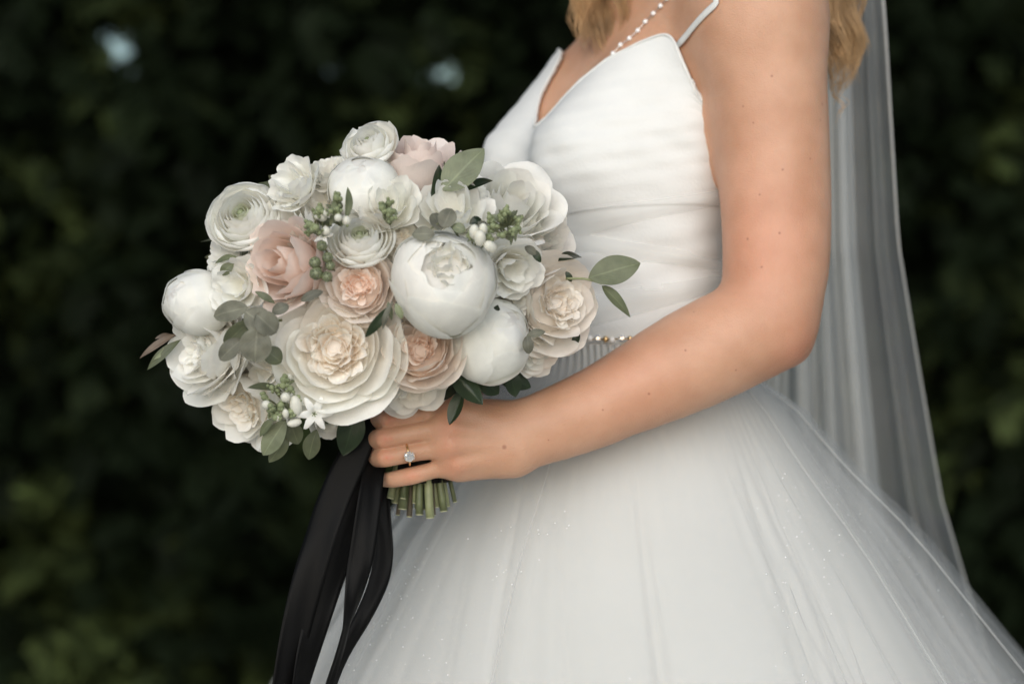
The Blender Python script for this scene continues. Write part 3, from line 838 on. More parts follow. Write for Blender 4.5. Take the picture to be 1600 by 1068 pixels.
SKZ = np.array([0, .3, .6, .778, .821, .907, .986, 1.03, 1.06, 1.085, 1.10, 1.12])
SKR = np.array([.84, .63, .435, .328, .298, .240, .180, .150, .134, .124, .121, .119])
def skirt_layer(name, scale, seed, mat, amp, nf, hem, sharp=.35, z1=1.098, span=None, lift=0.0):
    r = np.random.default_rng(seed)
    na, nz = 560, 70
    ph = np.linspace(-math.pi, math.pi, na, endpoint=False) if span is None else np.linspace(R_(span[0]), R_(span[1]), na)
    K = np.linspace(0, 1, nz) ** 1.25
    zz = z1 - (z1 - hem) * K
    A, Z = np.meshgrid(ph, zz, indexing='ij')
    Rr = np.interp(Z, SKZ, SKR)
    drop = np.clip((z1 - Z) / .35, 0, 1.6)
    Rr = Rr * (1 + (scale - 1) * np.clip(drop * 2.2, 0, 1)) + lift
    fold = np.zeros_like(A)
    for k in range(nf):
        n_ = int(r.integers(4, 11)); p_ = r.uniform(0, 6.28); tw = r.normal(0, .2)
        fold += np.sin(n_ * A + p_ + tw * drop) * r.uniform(.5, 1) * (8 / (6 + n_))
    fold *= .45 / math.sqrt(nf)
    # creases: narrow valleys running down from the waist, shared by the layers but never quite alike
    rc = np.random.default_rng(90)
    for k in range(40):
        a0 = rc.uniform(-math.pi, math.pi); wd = rc.uniform(.025, .075); dp = rc.uniform(.3, 1.0); sl_ = rc.normal(0, .10); st = rc.uniform(0, .25)
        a0 += r.normal(0, .035)
        dd = (A - a0 - sl_ * drop + math.pi) % (2 * math.pi) - math.pi
        side = np.where(dd > 0, 1.0, .38)                     # one flank steep, one soft
        fold -= sharp * dp * np.exp(-np.abs(dd / (wd * side)) ** 1.5) * smoothstep(st, st + .3, drop)
    Rr = Rr * (1 + amp * fold * np.clip(drop + .10, 0, 1.2))
    gath = .0012 * np.sin(95 * A + 3 * np.sin(7 * A)) * np.exp(-drop * 5)
    Rr = Rr + gath
    waist = np.linalg.norm((torso_ring(ph, np.full(na, 1.098), .0075) - TO)[:, :2], axis=1)[:, None]
    kk = smoothstep(1.03, z1, Z)
    Rr = Rr * (1 - kk) + (waist + lift * .3 + gath * 2) * kk
    cx = .112 + .022 * np.clip((1.1 - Z) / .33, 0, 2); cyy = .10 + .010 * np.clip((1.1 - Z) / .33, 0, 2)
    ell = 1.0
    f = np.cos(A) * Rr * ell; l = np.sin(A) * Rr
    V = np.stack([cx + f * FW[0] + l * LF[0], cyy + f * FW[1] + l * LF[1], Z], -1)
    o = mesh(name, V.reshape(-1, 3), grid_faces(na, nz, span is None), mat, dress)
    if span is not None:
        for e in (V[0], V[-1]):
            v, f = tube(e, .0007, 5, cap=False); mesh('folded_edge', v, f, M_TULLE, o)
    return o
skirt_layer('skirt_lining', .84, 21, M_SATIN, .060, 4, .05, sharp=.6)
skirt_layer('tulle_layer', .92, 22, M_TULLE, .075, 4, .03, lift=.002, sharp=.7)
skirt_layer('tulle_layer', 1.01, 24, M_TULLE_MID, .095, 5, .01, lift=.004, sharp=.7)
skirt_layer('tulle_layer', 1.09, 25, M_TULLE_OUT, .105, 5, .005, lift=.006, sharp=.7)
skirt_layer('tulle_panel', 1.06, 31, M_TULLE_OUT, .09, 5, .005, lift=.008, sharp=.7, span=(112, 250))
skirt_layer('tulle_panel', 1.13, 32, M_TULLE_OUT, .09, 5, .005, lift=.009, sharp=.7, span=(132, 280))
skirt_layer('tulle_panel', 1.06, 33, M_TULLE_OUT, .09, 5, .005, lift=.009, sharp=.7, span=(-60, 38))

# ------------------------------------------------------------------ beaded belt
belt = empty('beaded_belt', T(0, 0, 1.1))
tag(belt, 'thin belt of gold, pearl and crystal beads round the dress waist', 'belt')
def build_belt():
    BO = T(0, 0, 1.1); r = np.random.default_rng(3)
    n = 104
    ph = np.linspace(-math.pi, math.pi, n, endpoint=False)
    p = torso_ring(ph, 1.101 + .002 * np.sin(ph), .0105)
    v, f = tube(np.vstack([p, p[:1]]) - BO, .0008, 6, cap=False)
    mesh('belt_cord', v, f, M_GOLD, belt)
    protos = []
    for mt, rr in ((M_GOLD, .0026), (M_PEARL, .0030), (M_CRYSTAL, .0032), (M_GOLD, .0030)):
        v, f = ellipsoid((0, 0, 0), (rr, rr * .85, rr), 8 if mt is not M_CRYSTAL else 6, 6)
        me = mesh('bead', v, f, mt, belt, smooth=mt is not M_CRYSTAL); protos.append(me)
    for k in range(n):
        q = protos[[0, 1, 2, 3, 1, 2, 0, 2][k % 8]]
        o = q if k in (0, 1, 2, 3) and q.name not in used else q.copy()
        if o is not q: col.objects.link(o); o.parent = belt
        else: used.add(q.name)
        o.location = p[k] - BO + r.normal(0, .0006, 3)
used = set(); build_belt()

# ------------------------------------------------------------------ necklace
neck = empty('necklace', T(-.02, 0, 1.45))
tag(neck, 'fine silver chain necklace with small crystal beads on her chest', 'necklace')
def build_necklace():
    NO = T(-.02, 0, 1.45)
    front = [hit(px, py, None, .0016) for px, py in ((958, 84), (966, 74), (975, 66), (987, 58), (1000, 45), (1008, 35), (1018, 25), (1026, 16), (1034, 8), (1041, 0), (1048, -9), (1056, -20))]
    front = np.array(front)
    back = np.array([T(-.03, .058, 1.475), T(-.075, .04, 1.50), T(-.09, 0, 1.51), T(-.075, -.04, 1.50), T(-.03, -.058, 1.475), T(-.03, -.10, 1.42), T(.015, -.11, 1.34), T(.07, -.06, 1.28), T(.09, 0, 1.272), T(.09, .045, 1.285), T(.07, .06, 1.32)])
    loop = snap(np.vstack([front, back]), .0018)
    loop = np.vstack([loop, loop[:1]])
    seg = np.linalg.norm(np.diff(loop, axis=0), axis=1); cs = np.concatenate([[0], np.cumsum(seg)])
    n = 84
    t = np.linspace(0, cs[-1], n, endpoint=False)
    pts = np.stack([np.interp(t, cs, loop[:, i]) for i in range(3)], 1)
    v, f = tube(np.vstack([pts, pts[:1]]) - NO, .0005, 5, cap=False); mesh('chain', v, f, M_SILVER, neck)
    v, f = ellipsoid((0, 0, 0), (.0023, .0023, .0023), 8, 6)
    m_ = principled('necklace_bead', (.85, .85, .84), .12, coat=.8)
    q = mesh('bead', v, f, m_, neck, smooth=False)
    for k in range(n):
        o = q if k == 0 else q.copy()
        if k: col.objects.link(o); o.parent = neck
        o.location = pts[k] - NO
build_necklace()

# ------------------------------------------------------------------ engagement ring
def build_ring():
    a, b = FING[2][0][0], FING[2][0][1]
    ax = (b - a) / np.linalg.norm(b - a)
    c = P(637, 707.5, -.1435)
    c = a + ax * ((c - a) @ ax)
    ro = empty('engagement_ring', c); tag(ro, 'thin gold ring with a round diamond on her ring finger', 'ring')
    nrm = np.array([0, -1, -.18]); nrm -= ax * (nrm @ ax); nrm /= np.linalg.norm(nrm); sd = np.cross(ax, nrm)
    t = np.linspace(0, 2 * math.pi, 41)
    R = .0100
    pts = np.outer(np.cos(t), nrm) * R + np.outer(np.sin(t), sd) * R
    v, f = tube(pts, .0009, 8, cap=False); mesh('band', v, f, M_GOLD, ro)
    # brilliant: table, crown, girdle, pavilion
    top = nrm * (R + .0046)
    V = []; F = []
    n = 16
    def ring_(r, h, o): return [top + nrm * h + (math.cos((k + o) * 2 * math.pi / n) * ax + math.sin((k + o) * 2 * math.pi / n) * sd) * r for k in range(n)]
    V += ring_(.0026, .0015, 0) + ring_(.0040, .0006, .5) + ring_(.0047, -.0004, 0) + ring_(.0047, -.0008, 0) + [top - nrm * .0040]
    for L in range(3):
        for k in range(n): F.append((L * n + k, L * n + (k + 1) % n, (L + 1) * n + (k + 1) % n, (L + 1) * n + k))
    for k in range(n): F.append((3 * n + k, 3 * n + (k + 1) % n, 4 * n))
    F.append(tuple(range(n - 1, -1, -1)))
    mesh('diamond', np.array(V), F, M_CRYSTAL, ro, smooth=False)
    for k in range(6):
        q = math.cos(k * math.pi / 3) * ax + math.sin(k * math.pi / 3) * sd
        v, f = tube([nrm * (R - .0002) + q * .0008, nrm * (R + .002) + q * .0034, nrm * (R + .0045) + q * .0048, nrm * (R + .0056) + q * .0040], .0004, 6)
        mesh('prong', v, f, M_GOLD, ro)
build_ring()

# ------------------------------------------------------------------ veil
def build_veil():
    ve = empty('veil', T(-.1, 0, 1.75)); VO = T(-.1, 0, 1.75)
    tag(ve, 'long sheer white tulle veil falling behind her back', 'veil')
    zt = [0, .6, .93, 1.2, 1.42, 1.55, 1.75]
    yt = [.95, .62, .42, .25, .20, .18, .13]
    rt = [2100, 1600, 1468, 1402, 1383, 1365, 1290]
    lt = [900, 1050, 1130, 1165, 1180, 1160, 1130]
    for layer, (s0, s1, dy, seed, nfold) in enumerate(((0, 1, 0, 1, 5), (.05, .72, .03, 2, 7))):
        ns, nz = 340, 60
        r = np.random.default_rng(seed + 40)
        s = np.linspace(0, 1, ns); z = np.linspace(0.02, 1.75, nz)
        S, Z = np.meshgrid(s, z, indexing='ij')
        y = np.interp(Z, zt, yt) + dy
        W = s0 + (s1 - s0) * S
        wr = np.cumsum(r.uniform(.25, 1.75, ns)); wr = np.convolve(np.pad(wr, 12, mode='edge'), np.ones(25) / 25, 'valid'); wr = (wr - wr[0]) / (wr[-1] - wr[0])
        Sw = (S + .9 * (np.interp(S * 1.0, np.linspace(0, 1, 9), np.sort(np.concatenate([[0, 1], r.random(7)]))) - S))
        fx = np.zeros_like(S); fy = np.zeros_like(S)
        for k in range(3):
            nn = nfold * (1 + .6 * k); p0 = r.uniform(0, 6.28); sway = r.normal(0, 1.0)
            q = nn * 6.283 * Sw + p0 + sway * (1.75 - Z) + 1.6 * np.sin(2 * S * 6.28 + k + .9 * Z) + 1.0 * np.sin(5 * S * 6.28 + 2 * k + 1.6 * Z)
            fx += np.sin(q) / (1 + k); fy += np.cos(q * .97 + .4) / (1 + k)
        spread = .35 + .65 * np.clip((1.75 - Z) / .6, 0, 1.6)
        px = np.interp(Z, zt, lt) + (np.interp(Z, zt, rt) - np.interp(Z, zt, lt)) * W
        x = (px - 800) * (CAM_D + y) / FPX + .0075 * fx * spread * np.sin(math.pi * np.clip(S, 0.02, .98)) ** .5
        y = y + .02 * fy * spread + .05 * (W - .5) ** 2
        V = np.stack([x, y, Z], -1)
        mesh('veil_layer', V.reshape(-1, 3) - VO, grid_faces(ns, nz), M_VEIL if layer == 0 else M_VEIL2, ve)
        # hemmed edge down the outer side
        e = V[-1]
        if layer == 0:
            v, f = tube(e - VO, .0012, 5, cap=False); mesh('veil_hem', v, f, M_SHEER, ve)
build_veil()

# ------------------------------------------------------------------ the bouquet
BQ0 = P(655, 715, -.105)
bq = empty('bouquet', BQ0)
tag(bq, 'round bouquet of white peonies, blush roses and greenery held in her hand', 'bouquet')
BC = np.array([(600 - 800) * PXM(-.10), -.10, CAM_Z + (534 - 450) * PXM(-.10)])
BR = np.array([.182, .145, .140])
def dome_y(px, py):
    x = (px - 800) * PXM(-.18) - BC[0]; z = CAM_Z + (534 - py) * PXM(-.18) - BC[2]
    t = 1 - (x / BR[0]) ** 2 - (z / BR[2]) ** 2
    return BC[1] - BR[1] * math.sqrt(max(t, 0.0))

WHITE = np.array([.94, .92, .875]); IVORY = np.array([.935, .91, .855]); CREAM = np.array([.90, .83, .71])
PEACH = np.array([.89, .60, .40]); TAN = np.array([.64, .39, .25]); BLUSH = np.array([.89, .76, .69]); PINKP = np.array([.88, .68, .58])
GREENW = np.array([.60, .66, .40]); YELW = np.array([.86, .82, .60])

def bez(c, v):
    c = np.asarray(c, float); v = v[:, None]
    return ((1 - v) ** 3) * c[0] + 3 * v * (1 - v) ** 2 * c[1] + 3 * v * v * (1 - v) * c[2] + v ** 3 * c[3]
PET_FACES = {}
def petal(parent, R, phi, prof, W, rho, cb, ct, r, rnd=.30, rp=2.4, base=.30, ruffle=.02, curl=0., ecurl=0., fold=0., jit=.03, nu=9, nv=11, mid=.60, point=0., cpow=1.0, amax=9., frill=.02, off=(0, 0, 0), warp=None):
    """one petal: its midline follows prof in the (radius, height) plane, its sides wrap round the flower's axis"""
    u = np.linspace(-1, 1, nu); v = np.linspace(0, 1, nv)
    U, Vv = np.meshgrid(u, v, indexing='ij')
    p1, p2, p3 = r.uniform(0, 6.28, 3)
    edge = 1 - rnd * np.abs(U) ** rp + frill * (np.sin(7 * U + p1) + .7 * np.sin(13 * U + p2)) + point * (1 - np.abs(U)) ** 3
    Ve = np.clip(Vv * edge / (1 + point), 0, 1.08)
    fn = prof if callable(prof) else (lambda q: bez(prof, q))
    mz = fn(Ve.ravel()).reshape(nu, nv, 2); m2 = fn(Ve.ravel() + .01).reshape(nu, nv, 2)
    tg = m2 - mz; tg /= np.linalg.norm(tg, axis=2)[..., None] + 1e-9
    nr, nz_ = tg[..., 1], -tg[..., 0]                       # outward normal in the (r, z) plane
    wv = W * (base + (1 - base) * np.sin(np.pi / 2 * np.minimum(Vv / mid, 1))) * (1 - .10 * np.clip((Vv - mid) / (1 - mid), 0, 1) ** 2)
    s = U * wv
    rr = mz[..., 0]; zz = mz[..., 1]
    rh = np.maximum(rr, .10) if rho is None else np.full_like(rr, rho)
    ang = np.clip(wv / rh, 0, amax) * U
    rad = rr - rh + rh * np.cos(ang); tan = rh * np.sin(ang)
    ru = ruffle * (np.sin(3.3 * U + p1 + 1.5 * Vv) + .6 * np.sin(6.1 * U + p2) + .35 * np.sin(9.5 * U + p3 + 2 * Vv)) * Vv ** 2.5
    ru += curl * Vv ** 4 + ecurl * U ** 4 * Vv + fold * (np.abs(U) - .5) * Vv
    ru += ruffle * .5 * np.sin(4 * Vv + p3) * np.sin(2.3 * U + p1)
    rad = rad + ru * nr; zz = zz + ru * nz_
    x = rad * math.cos(phi) - tan * math.sin(phi); y = rad * math.sin(phi) + tan * math.cos(phi)
    V = np.stack([x, y, zz], -1).reshape(-1, 3)
    ex, ey = r.normal(0, jit, 2)                            # small individual lean
    V[:, 2] += ex * V[:, 0] + ey * V[:, 1]; V[:, 0] -= ex * V[:, 2]; V[:, 1] -= ey * V[:, 2]
    if warp is not None:                                    # a flower is never quite round
        dv = V / (np.linalg.norm(V, axis=1)[:, None] + 1e-9)
        V = V * (1 + .045 * np.sin(2.6 * dv[:, 0] + warp[0]) + .040 * np.sin(3.4 * dv[:, 1] + warp[1]) + .035 * np.sin(3.0 * dv[:, 2] + warp[2]) + .012 * np.sin(9 * dv[:, 0] + 7 * dv[:, 1] + warp[0]))[:, None]
    V = (V + np.asarray(off)) * R
    t = (Vv.reshape(-1, 1)) ** cpow
    C = (cb * (1 - t) + ct * t) * (1 + r.normal(0, .012))
    key = (nu, nv)
    if key not in PET_FACES: PET_FACES[key] = grid_faces(nu, nv)
    return mesh('petal', V, PET_FACES[key], M_PETAL, parent, cols=np.clip(C, 0, .92), uvs=np.stack([U.ravel() * W * 1.5 + phi, Vv.ravel()], 1))

def flower_root(name, px, py, ax, az, dy, label, Rpx):
    y = dome_y(px, py) + dy
    ny = -math.sqrt(max(1 - ax * ax - az * az, .02))
    q = frame_from_axis((ax, ny, az), rng.uniform(0, 6.28)).to_4x4()
    o = empty(name, (0, 0, 0), bq)
    o.matrix_basis = Matrix.Translation(Vector(P(px, py, y) - BQ0)) @ q
    o['label'] = label
    return o, Rpx * 1.10 * PXM(y), np.random.default_rng(int(px * 7 + py * 13))

def garden_rose(px, py, Rpx, ax, az, label, dy=0, outer=IVORY, center=PEACH, cup=0., dens=30, guards=5, openr=1.0, cdeep=.0, name='garden_rose', cr=.46):
    o, R, r = flower_root(name, px, py, ax, az, dy, label, Rpx)
    p0 = r.uniform(0, 6.28)
    for L, (n, rad, zt, W, cu) in enumerate(((guards, 1.02 * openr, -.14 + cup * .35, .84, .13), (guards, .93 * openr, .06 + cup * .6, .76, .11), (4, .82, .20 + cup * .8, .68, .08), (4, .70, .27 + cup * .8, .58, .05), (5, .60, .28 + cup * .6, .46, .02))):
        for k in range(n):
            phi = p0 + L * .74 + k * 2 * math.pi / n + r.normal(0, .16)
            ra = rad * r.uniform(.90, 1.07); z1 = zt + r.normal(0, .045)
            mixc = min(1, max(0, (1 - rad) * 1.2))
            ct = outer * (1 - .15 * mixc) + center * .15 * mixc
            cb = outer * (1 - mixc) + center * mixc
            petal(o, R, phi, [(.05, -.50), (ra * .62, -.64 + .1 * L), (ra * .98, -.30 + .07 * L), (ra, z1)], W * r.uniform(.88, 1.1), max(.42, rad * .86), cb, ct, r, ruffle=.016, curl=cu * r.uniform(.5, 1.6), ecurl=r.uniform(.0, .09), base=.35, nu=15, nv=13, point=.05 * r.random(), rnd=r.uniform(.20, .38), jit=.05, frill=.012)
    # quartered heart: nests of folded petals over a pale fill added against dark gaps
    zf = .06 + cup * .40 - cdeep * .5
    v, f = ellipsoid((0, 0, (zf - .30) * R), (.60 * R, .60 * R, .30 * R), 20, 12)
    mesh('heart_fill', v, f, M_PETAL, o, cols=np.tile(center * .55 + outer * .45, (len(v), 1)), uvs=v[:, :2] * 30)
    for k in range(dens):
        q = (k + .5) / dens
        ra = cr * math.sqrt(q); phi = k * 2.39996 + r.normal(0, .3)
        z1 = .17 + .11 * math.sqrt(q) - cdeep * (1 - q) + r.normal(0, .02) + cup * .40
        cq = center * (1 - q * .45) + outer * q * .45
        ct = cq * .25 + outer * .75
        petal(o, R, phi, [(ra * .7, z1 - .26), (ra * .9, z1 - .22), (ra * 1.0, z1 - .12), (ra * r.uniform(.95, 1.15) + .02, z1)], r.uniform(.17, .27) * (.70 + .55 * q), r.uniform(.11, .24), cq, ct, r,
              ruffle=.016, curl=r.uniform(-.01, .06), fold=r.uniform(-.10, .10), jit=.08, nu=9, nv=8, base=.7, cpow=2.2, rnd=.18, frill=.025)
    return o

def cup_rose(px, py, Rpx, ax, az, label, dy=0, outer=BLUSH, center=PINKP, tall=.75, layers=6, lip=.16, name='rose', openr=1.0, edge=None):
    """high-centred rose: spiral of upright wrapping petals, the outer ones reflexed"""
    o, R, r = flower_root(name, px, py, ax, az, dy, label, Rpx)
    k_tot = 0
    for L in range(layers):
        f = 1 - L / layers
        n = [4, 4, 4, 3, 3, 3, 3, 2][L]
        for k in range(n):
            phi = k_tot * 2.39996 + r.normal(0, .12); k_tot += 1
            rb = .14 + .64 * f * openr; top = tall * (.66 + .34 * (1 - f)) * (.78 if L == 0 else 1)
            flare = lip * (f ** 1.5) * r.uniform(.6, 1.4)
            cb = outer * f + center * (1 - f); ct = (edge if edge is not None else outer) * (.5 + .5 * f) + center * (.5 - .5 * f)
            petal(o, R, phi, [(.06, -.80), (rb * 1.20, -.80), (rb * 1.20, .0), (rb * (.90 + .30 * f * f * openr) + flare, top + r.normal(0, .03))], .42 + .42 * f, max(rb * .98, .12), cb, ct, r,
                  ruffle=.010 + .012 * f, curl=flare * .9, ecurl=.06 * f, nu=13, nv=13, base=.4, jit=.025, point=.05 * f, rnd=.26, rp=2.2)
    return o

def peony(px, py, Rpx, ax, az, label, dy=0, hole=0., color=WHITE, squash=.93, name='peony'):
    """round peony: broad cupped petals lapping over one another, more or less closed at the top"""
    o, R, r = flower_root(name, px, py, ax, az, dy, label, Rpx)
    wp = r.uniform(0, 6.28, 3)
    for L in range(5):
        n = [3, 4, 4, 4, 4][L]
        for k in range(n):
            phi = L * .75 + k * 2 * math.pi / n + r.normal(0, .10)
            rad = 1.0 - .024 * L
            tipa = max(.04, [1.05, .70, .42, .22, .06][L] + hole * [.1, .3, .5, .62, .66][L] + r.normal(0, .08))
            def prof(v, rad=rad, tipa=tipa):
                th = math.pi * .97 - (math.pi * .97 - tipa) * v
                return np.stack([rad * np.sin(th), rad * squash * np.cos(th)], 1)
            petal(o, R, phi, prof, .98 - .05 * L, None, color * .97 + np.array([0, .01, -.03]), color, r, ruffle=.014, curl=.010 * (L < 3), ecurl=.012, nu=15, nv=15, base=.30, jit=.012, mid=.5, amax=1.25, rnd=.20, rp=2.2, frill=.008, warp=wp)
    v, f = ellipsoid((0, 0, 0), (.90, .90, .90 * squash * (1 - .20 * (hole > .1))), 24, 16)
    dv = v / np.linalg.norm(v, axis=1)[:, None]
    v = v * R * (1 + .045 * np.sin(2.6 * dv[:, 0] + wp[0]) + .040 * np.sin(3.4 * dv[:, 1] + wp[1]) + .035 * np.sin(3.0 * dv[:, 2] + wp[2]))[:, None]
    mesh('inner_ball', v, f, M_PETAL, o, cols=np.tile(color * .97, (len(v), 1)), uvs=v[:, :2] * 30)
    if hole > .1:
        for k in range(18):
            q = (k + .5) / 18; ra = .40 * math.sqrt(q) * (.5 + hole)
            petal(o, R, k * 2.4 + r.normal(0, .2), [(ra * .4, .1), (ra * .8, .2), (ra * 1.05, .55), (ra * 1.0, .90 + r.uniform(-.10, .06))], r.uniform(.16, .26), r.uniform(.12, .22), YELW, color, r, ruffle=.03, fold=r.uniform(-.1, .1), jit=.07, nu=9, nv=9, base=.6, cpow=.5, rnd=.2)
    return o

def ranunculus(px, py, Rpx, ax, az, label, dy=0, layers=10, color=WHITE, flat=1.0, name='ranunculus', loose=1.0, eye=GREENW):
    o, R, r = flower_root(name, px, py, ax, az, dy, label, Rpx)
    for L in range(layers):
        f = 1 - L / (layers - 1)
        ra = .15 + .83 * f
        n = 5 if f > .3 else 4
        for k in range(n):
            phi = L * .55 + k * 2 * math.pi / n + r.normal(0, .12)
            g_ = float(smoothstep(.45, .85, np.array(f)))
            end = (ra * (.84 + .20 * g_), (.40 - .10 * (f - .3) ** 2 - (.05 if f < .2 else 0)) * flat * (1 - g_) + (.02 * flat + r.normal(0, .04) * loose) * g_ + r.normal(0, .012))
            cb = color * .8 + GREENW * .2; ct = color if f > .22 else color * .5 + eye * .5
            petal(o, R, phi, [(.05, -.55 * flat), (ra * 1.05, -.5 * flat), (ra * 1.15, .02), end], ra * .66 + .08, max(ra * .97, .1), cb, ct, r, ruffle=.008 + .014 * f * loose, curl=.05 * (f > .75) * loose, nu=13, nv=11, base=.45, jit=.012 + .02 * f * loose, cpow=.4, rnd=.14, rp=2.6, frill=.010)
    v, f_ = ellipsoid((0, 0, .20 * R * flat), (.11 * R, .11 * R, .10 * R), 10, 7)
    mesh('green_eye', v, f_, M_BUD, o)
    return o

def ruffled(px, py, Rpx, ax, az, label, dy=0, color=WHITE, n3=(5, 5, 4, 3), name='lisianthus', center=YELW, ruf=.05, cup=.15):
    o, R, r = flower_root(name, px, py, ax, az, dy, label, Rpx)
    for L, n in enumerate(n3):
        rad = [1.0, .80, .56, .34, .2][L]; zt = [.02, .22, .34, .38, .38][L] + cup * .5
        for k in range(n):
            phi = L * .5 + k * 2 * math.pi / n + r.normal(0, .15)
            petal(o, R, phi, [(.05, -.5), (rad * .5, -.5), (rad * .9, -.10), (rad * r.uniform(.92, 1.08), zt + r.normal(0, .06))], .60 * (.50 + .50 * rad), max(.3, rad * .7), color * .8 + center * .2, color, r,
                  ruffle=ruf * .8, curl=.08 * r.random(), ecurl=r.normal(0, .05), fold=r.uniform(-.05, .06), nu=15, nv=11, base=.3, jit=.06, cpow=.5, rnd=.24, frill=.025)
    return o

# -- the front of the dome, as the photograph shows it
peony(694, 441, 78, .10, .42, 'large white peony with a small opening, front of the bouquet', dy=-.012, hole=.45)
peony(766, 528, 63, .55, .45, 'closed round white peony below the large one', dy=.018, hole=0.)
garden_rose(524, 545, 92, -.08, .08, 'largest open ivory garden rose with peach folded heart', dy=-.002, outer=IVORY, center=np.array([.92, .81, .69]), guards=6, dens=44, cr=.5)
garden_rose(562, 447, 55, -.15, .12, 'small pale rose with apricot heart above the largest rose', dy=.006, outer=np.array([.91, .85, .79]), center=np.array([.90, .67, .52]), cup=.30, dens=26, openr=.95)
garden_rose(658, 548, 60, -.12, .30, 'cupped tan rose tucked under the large white peony', dy=.012, outer=np.array([.91, .84, .765]), center=np.array([.74, .50, .36]), cup=.42, dens=20, cdeep=.28, openr=.98, cr=.4)
garden_rose(862, 474, 70, .55, .05, 'ruffled cream rose at the right edge beside the bodice', dy=.02, outer=np.array([.925, .885, .825]), center=np.array([.92, .84, .75]), cup=.28, dens=34)
cup_rose(446, 412, 62, -.62, .12, 'half-open blush pink rose turned to the left', dy=.004, outer=np.array([.90, .79, .73]), center=np.array([.90, .72, .60]), tall=.62, lip=.14)
ranunculus(380, 338, 52, -.22, .42, 'white ranunculus with pale green eye at upper left edge', dy=.0)
ranunculus(563, 372, 47, -.05, .55, 'white ranunculus with green eye above the small apricot rose', dy=.0, layers=9)
ranunculus(577, 224, 40, -.30, .62, 'topmost small white ranunculus standing above the bouquet', dy=-.01, layers=7, loose=1.6, eye=WHITE)
ruffled(460, 288, 46, -.55, .45, 'ruffled white bloom at upper left beside the ranunculus', dy=.0, ruf=.06)
ruffled(512, 272, 34, -.2, .7, 'small frilly white bloom behind the upper left edge', dy=.015, ruf=.06, color=IVORY)
cup_rose(652, 262, 68, .02, .93, 'upright pale blush rose at the top of the bouquet', dy=.03, outer=np.array([.90, .82, .77]), center=np.array([.90, .76, .70]), tall=.60, lip=.20, layers=6)
peony(566, 296, 50, -.05, .75, 'round closed white peony below the topmost ranunculus', dy=.015, hole=0.)
ruffled(606, 322, 50, -.05, .55, 'frilled white bloom in the upper middle of the bouquet', dy=.0, color=IVORY, ruf=.05)
ruffled(708, 330, 56, -.05, .55, 'wide white bloom behind the large peony', dy=.0, n3=(6, 6, 5, 4), ruf=.03, cup=.25)
cup_rose(802, 316, 66, .35, .60, 'broad white bloom at upper right against the bodice', dy=.03, outer=WHITE, center=IVORY, tall=.45, lip=.22, layers=6)
cup_rose(842, 362, 58, .66, .30, 'pale rounded bloom between bodice and cream rose', dy=.05, outer=WHITE, center=WHITE, tall=.45, lip=.15, layers=5)
ruffled(796, 418, 48, .35, -.25, 'layered white bloom right of the large peony', dy=.008, n3=(6, 6, 5, 4), ruf=.03, cup=.3)
ruffled(372, 446, 45, -.40, .10, 'white ruffled bloom left of the blush rose', dy=.0, color=WHITE, ruf=.045)
peony(306, 470, 50, -.72, .25, 'smooth white peony on the left edge', dy=.0, hole=0.)
ruffled(352, 398, 34, -.7, .1, 'small white bloom under the upper left ranunculus', dy=.02)
garden_rose(322, 548, 66, -.74, .02, 'loose white rose at the lower left edge', dy=.0, outer=WHITE, center=IVORY, cup=.3, dens=18)
garden_rose(388, 628, 68, -.50, -.42, 'open white rose hanging at the bottom left', dy=.0, outer=WHITE, center=CREAM, cup=.28, dens=22)
garden_rose(625, 382, 42, .1, .45, 'cream folded rose between the ranunculus and large peony', dy=.02, outer=IVORY, center=CREAM, cup=.3, dens=20)
cup_rose(458, 350, 46, -.3, .55, 'smooth white rose behind the ranunculus on the left', dy=.02, outer=WHITE, center=IVORY, tall=.6)
garden_rose(828, 545, 46, .55, -.35, 'white bloom with one broad petal under the closed peony', dy=.035, outer=WHITE, center=IVORY, cup=.2, dens=12)
garden_rose(640, 592, 56, .15, -.50, 'ivory rose seen from below above the hand', dy=.035, outer=IVORY, center=CREAM, cup=.2, dens=12)
cup_rose(512, 652, 30, .3, -.5, 'small pale rosebud at the bottom of the bouquet', dy=.03, outer=IVORY, center=IVORY, tall=.7, layers=4, lip=.05)
# -- small blooms tucked into the gaps between the larger ones
for (fx, fy, rp) in ((420, 385, 30), (500, 318, 28), (535, 415, 26), (470, 465, 28), (610, 490, 26), (640, 400, 26), (745, 470, 24), (735, 300, 28), (780, 372, 26), (800, 470, 28), (445, 520, 26), (350, 500, 28), (415, 575, 30), (610, 600, 26), (720, 565, 24), (620, 270, 28), (430, 320, 26), (335, 440, 26)):
    ruffled(fx, fy, rp, (fx - 600) / 600, (450 - fy) / 500 + .1, 'small white bloom tucked between the larger flowers', dy=.026, n3=(5, 5, 3), ruf=.05)
# -- blooms on the back of the dome
for (fx, fy, rp, kind) in ((470, 380, 55, 0), (560, 300, 58, 1), (690, 330, 58, 0), (760, 420, 58, 1), (420, 500, 58, 1), (540, 470, 60, 0), (660, 470, 60, 1), (500, 590, 50, 0), (740, 520, 48, 0)):
    yb = 2 * BC[1] - dome_y(fx, fy) - .03
    lab = 'pale bloom on the far side of the bouquet'
    dyy = yb - dome_y(fx, fy)
    nx = (fx - 600) / 340; nz2 = (450 - fy) / 300
    o = (garden_rose if kind else ruffled)(fx, fy, rp, nx * .7, nz2 * .7, lab, dy=dyy, **({'dens': 10} if kind else {}))
    o.rotation_mode = 'QUATERNION'
    loc = o.matrix_basis.translation.copy()
    ny = math.sqrt(max(1 - (nx * .7) ** 2 - (nz2 * .7) ** 2, .05))
    o.matrix_basis = Matrix.Translation(loc) @ frame_from_axis((nx * .7, ny, nz2 * .7)).to_4x4()

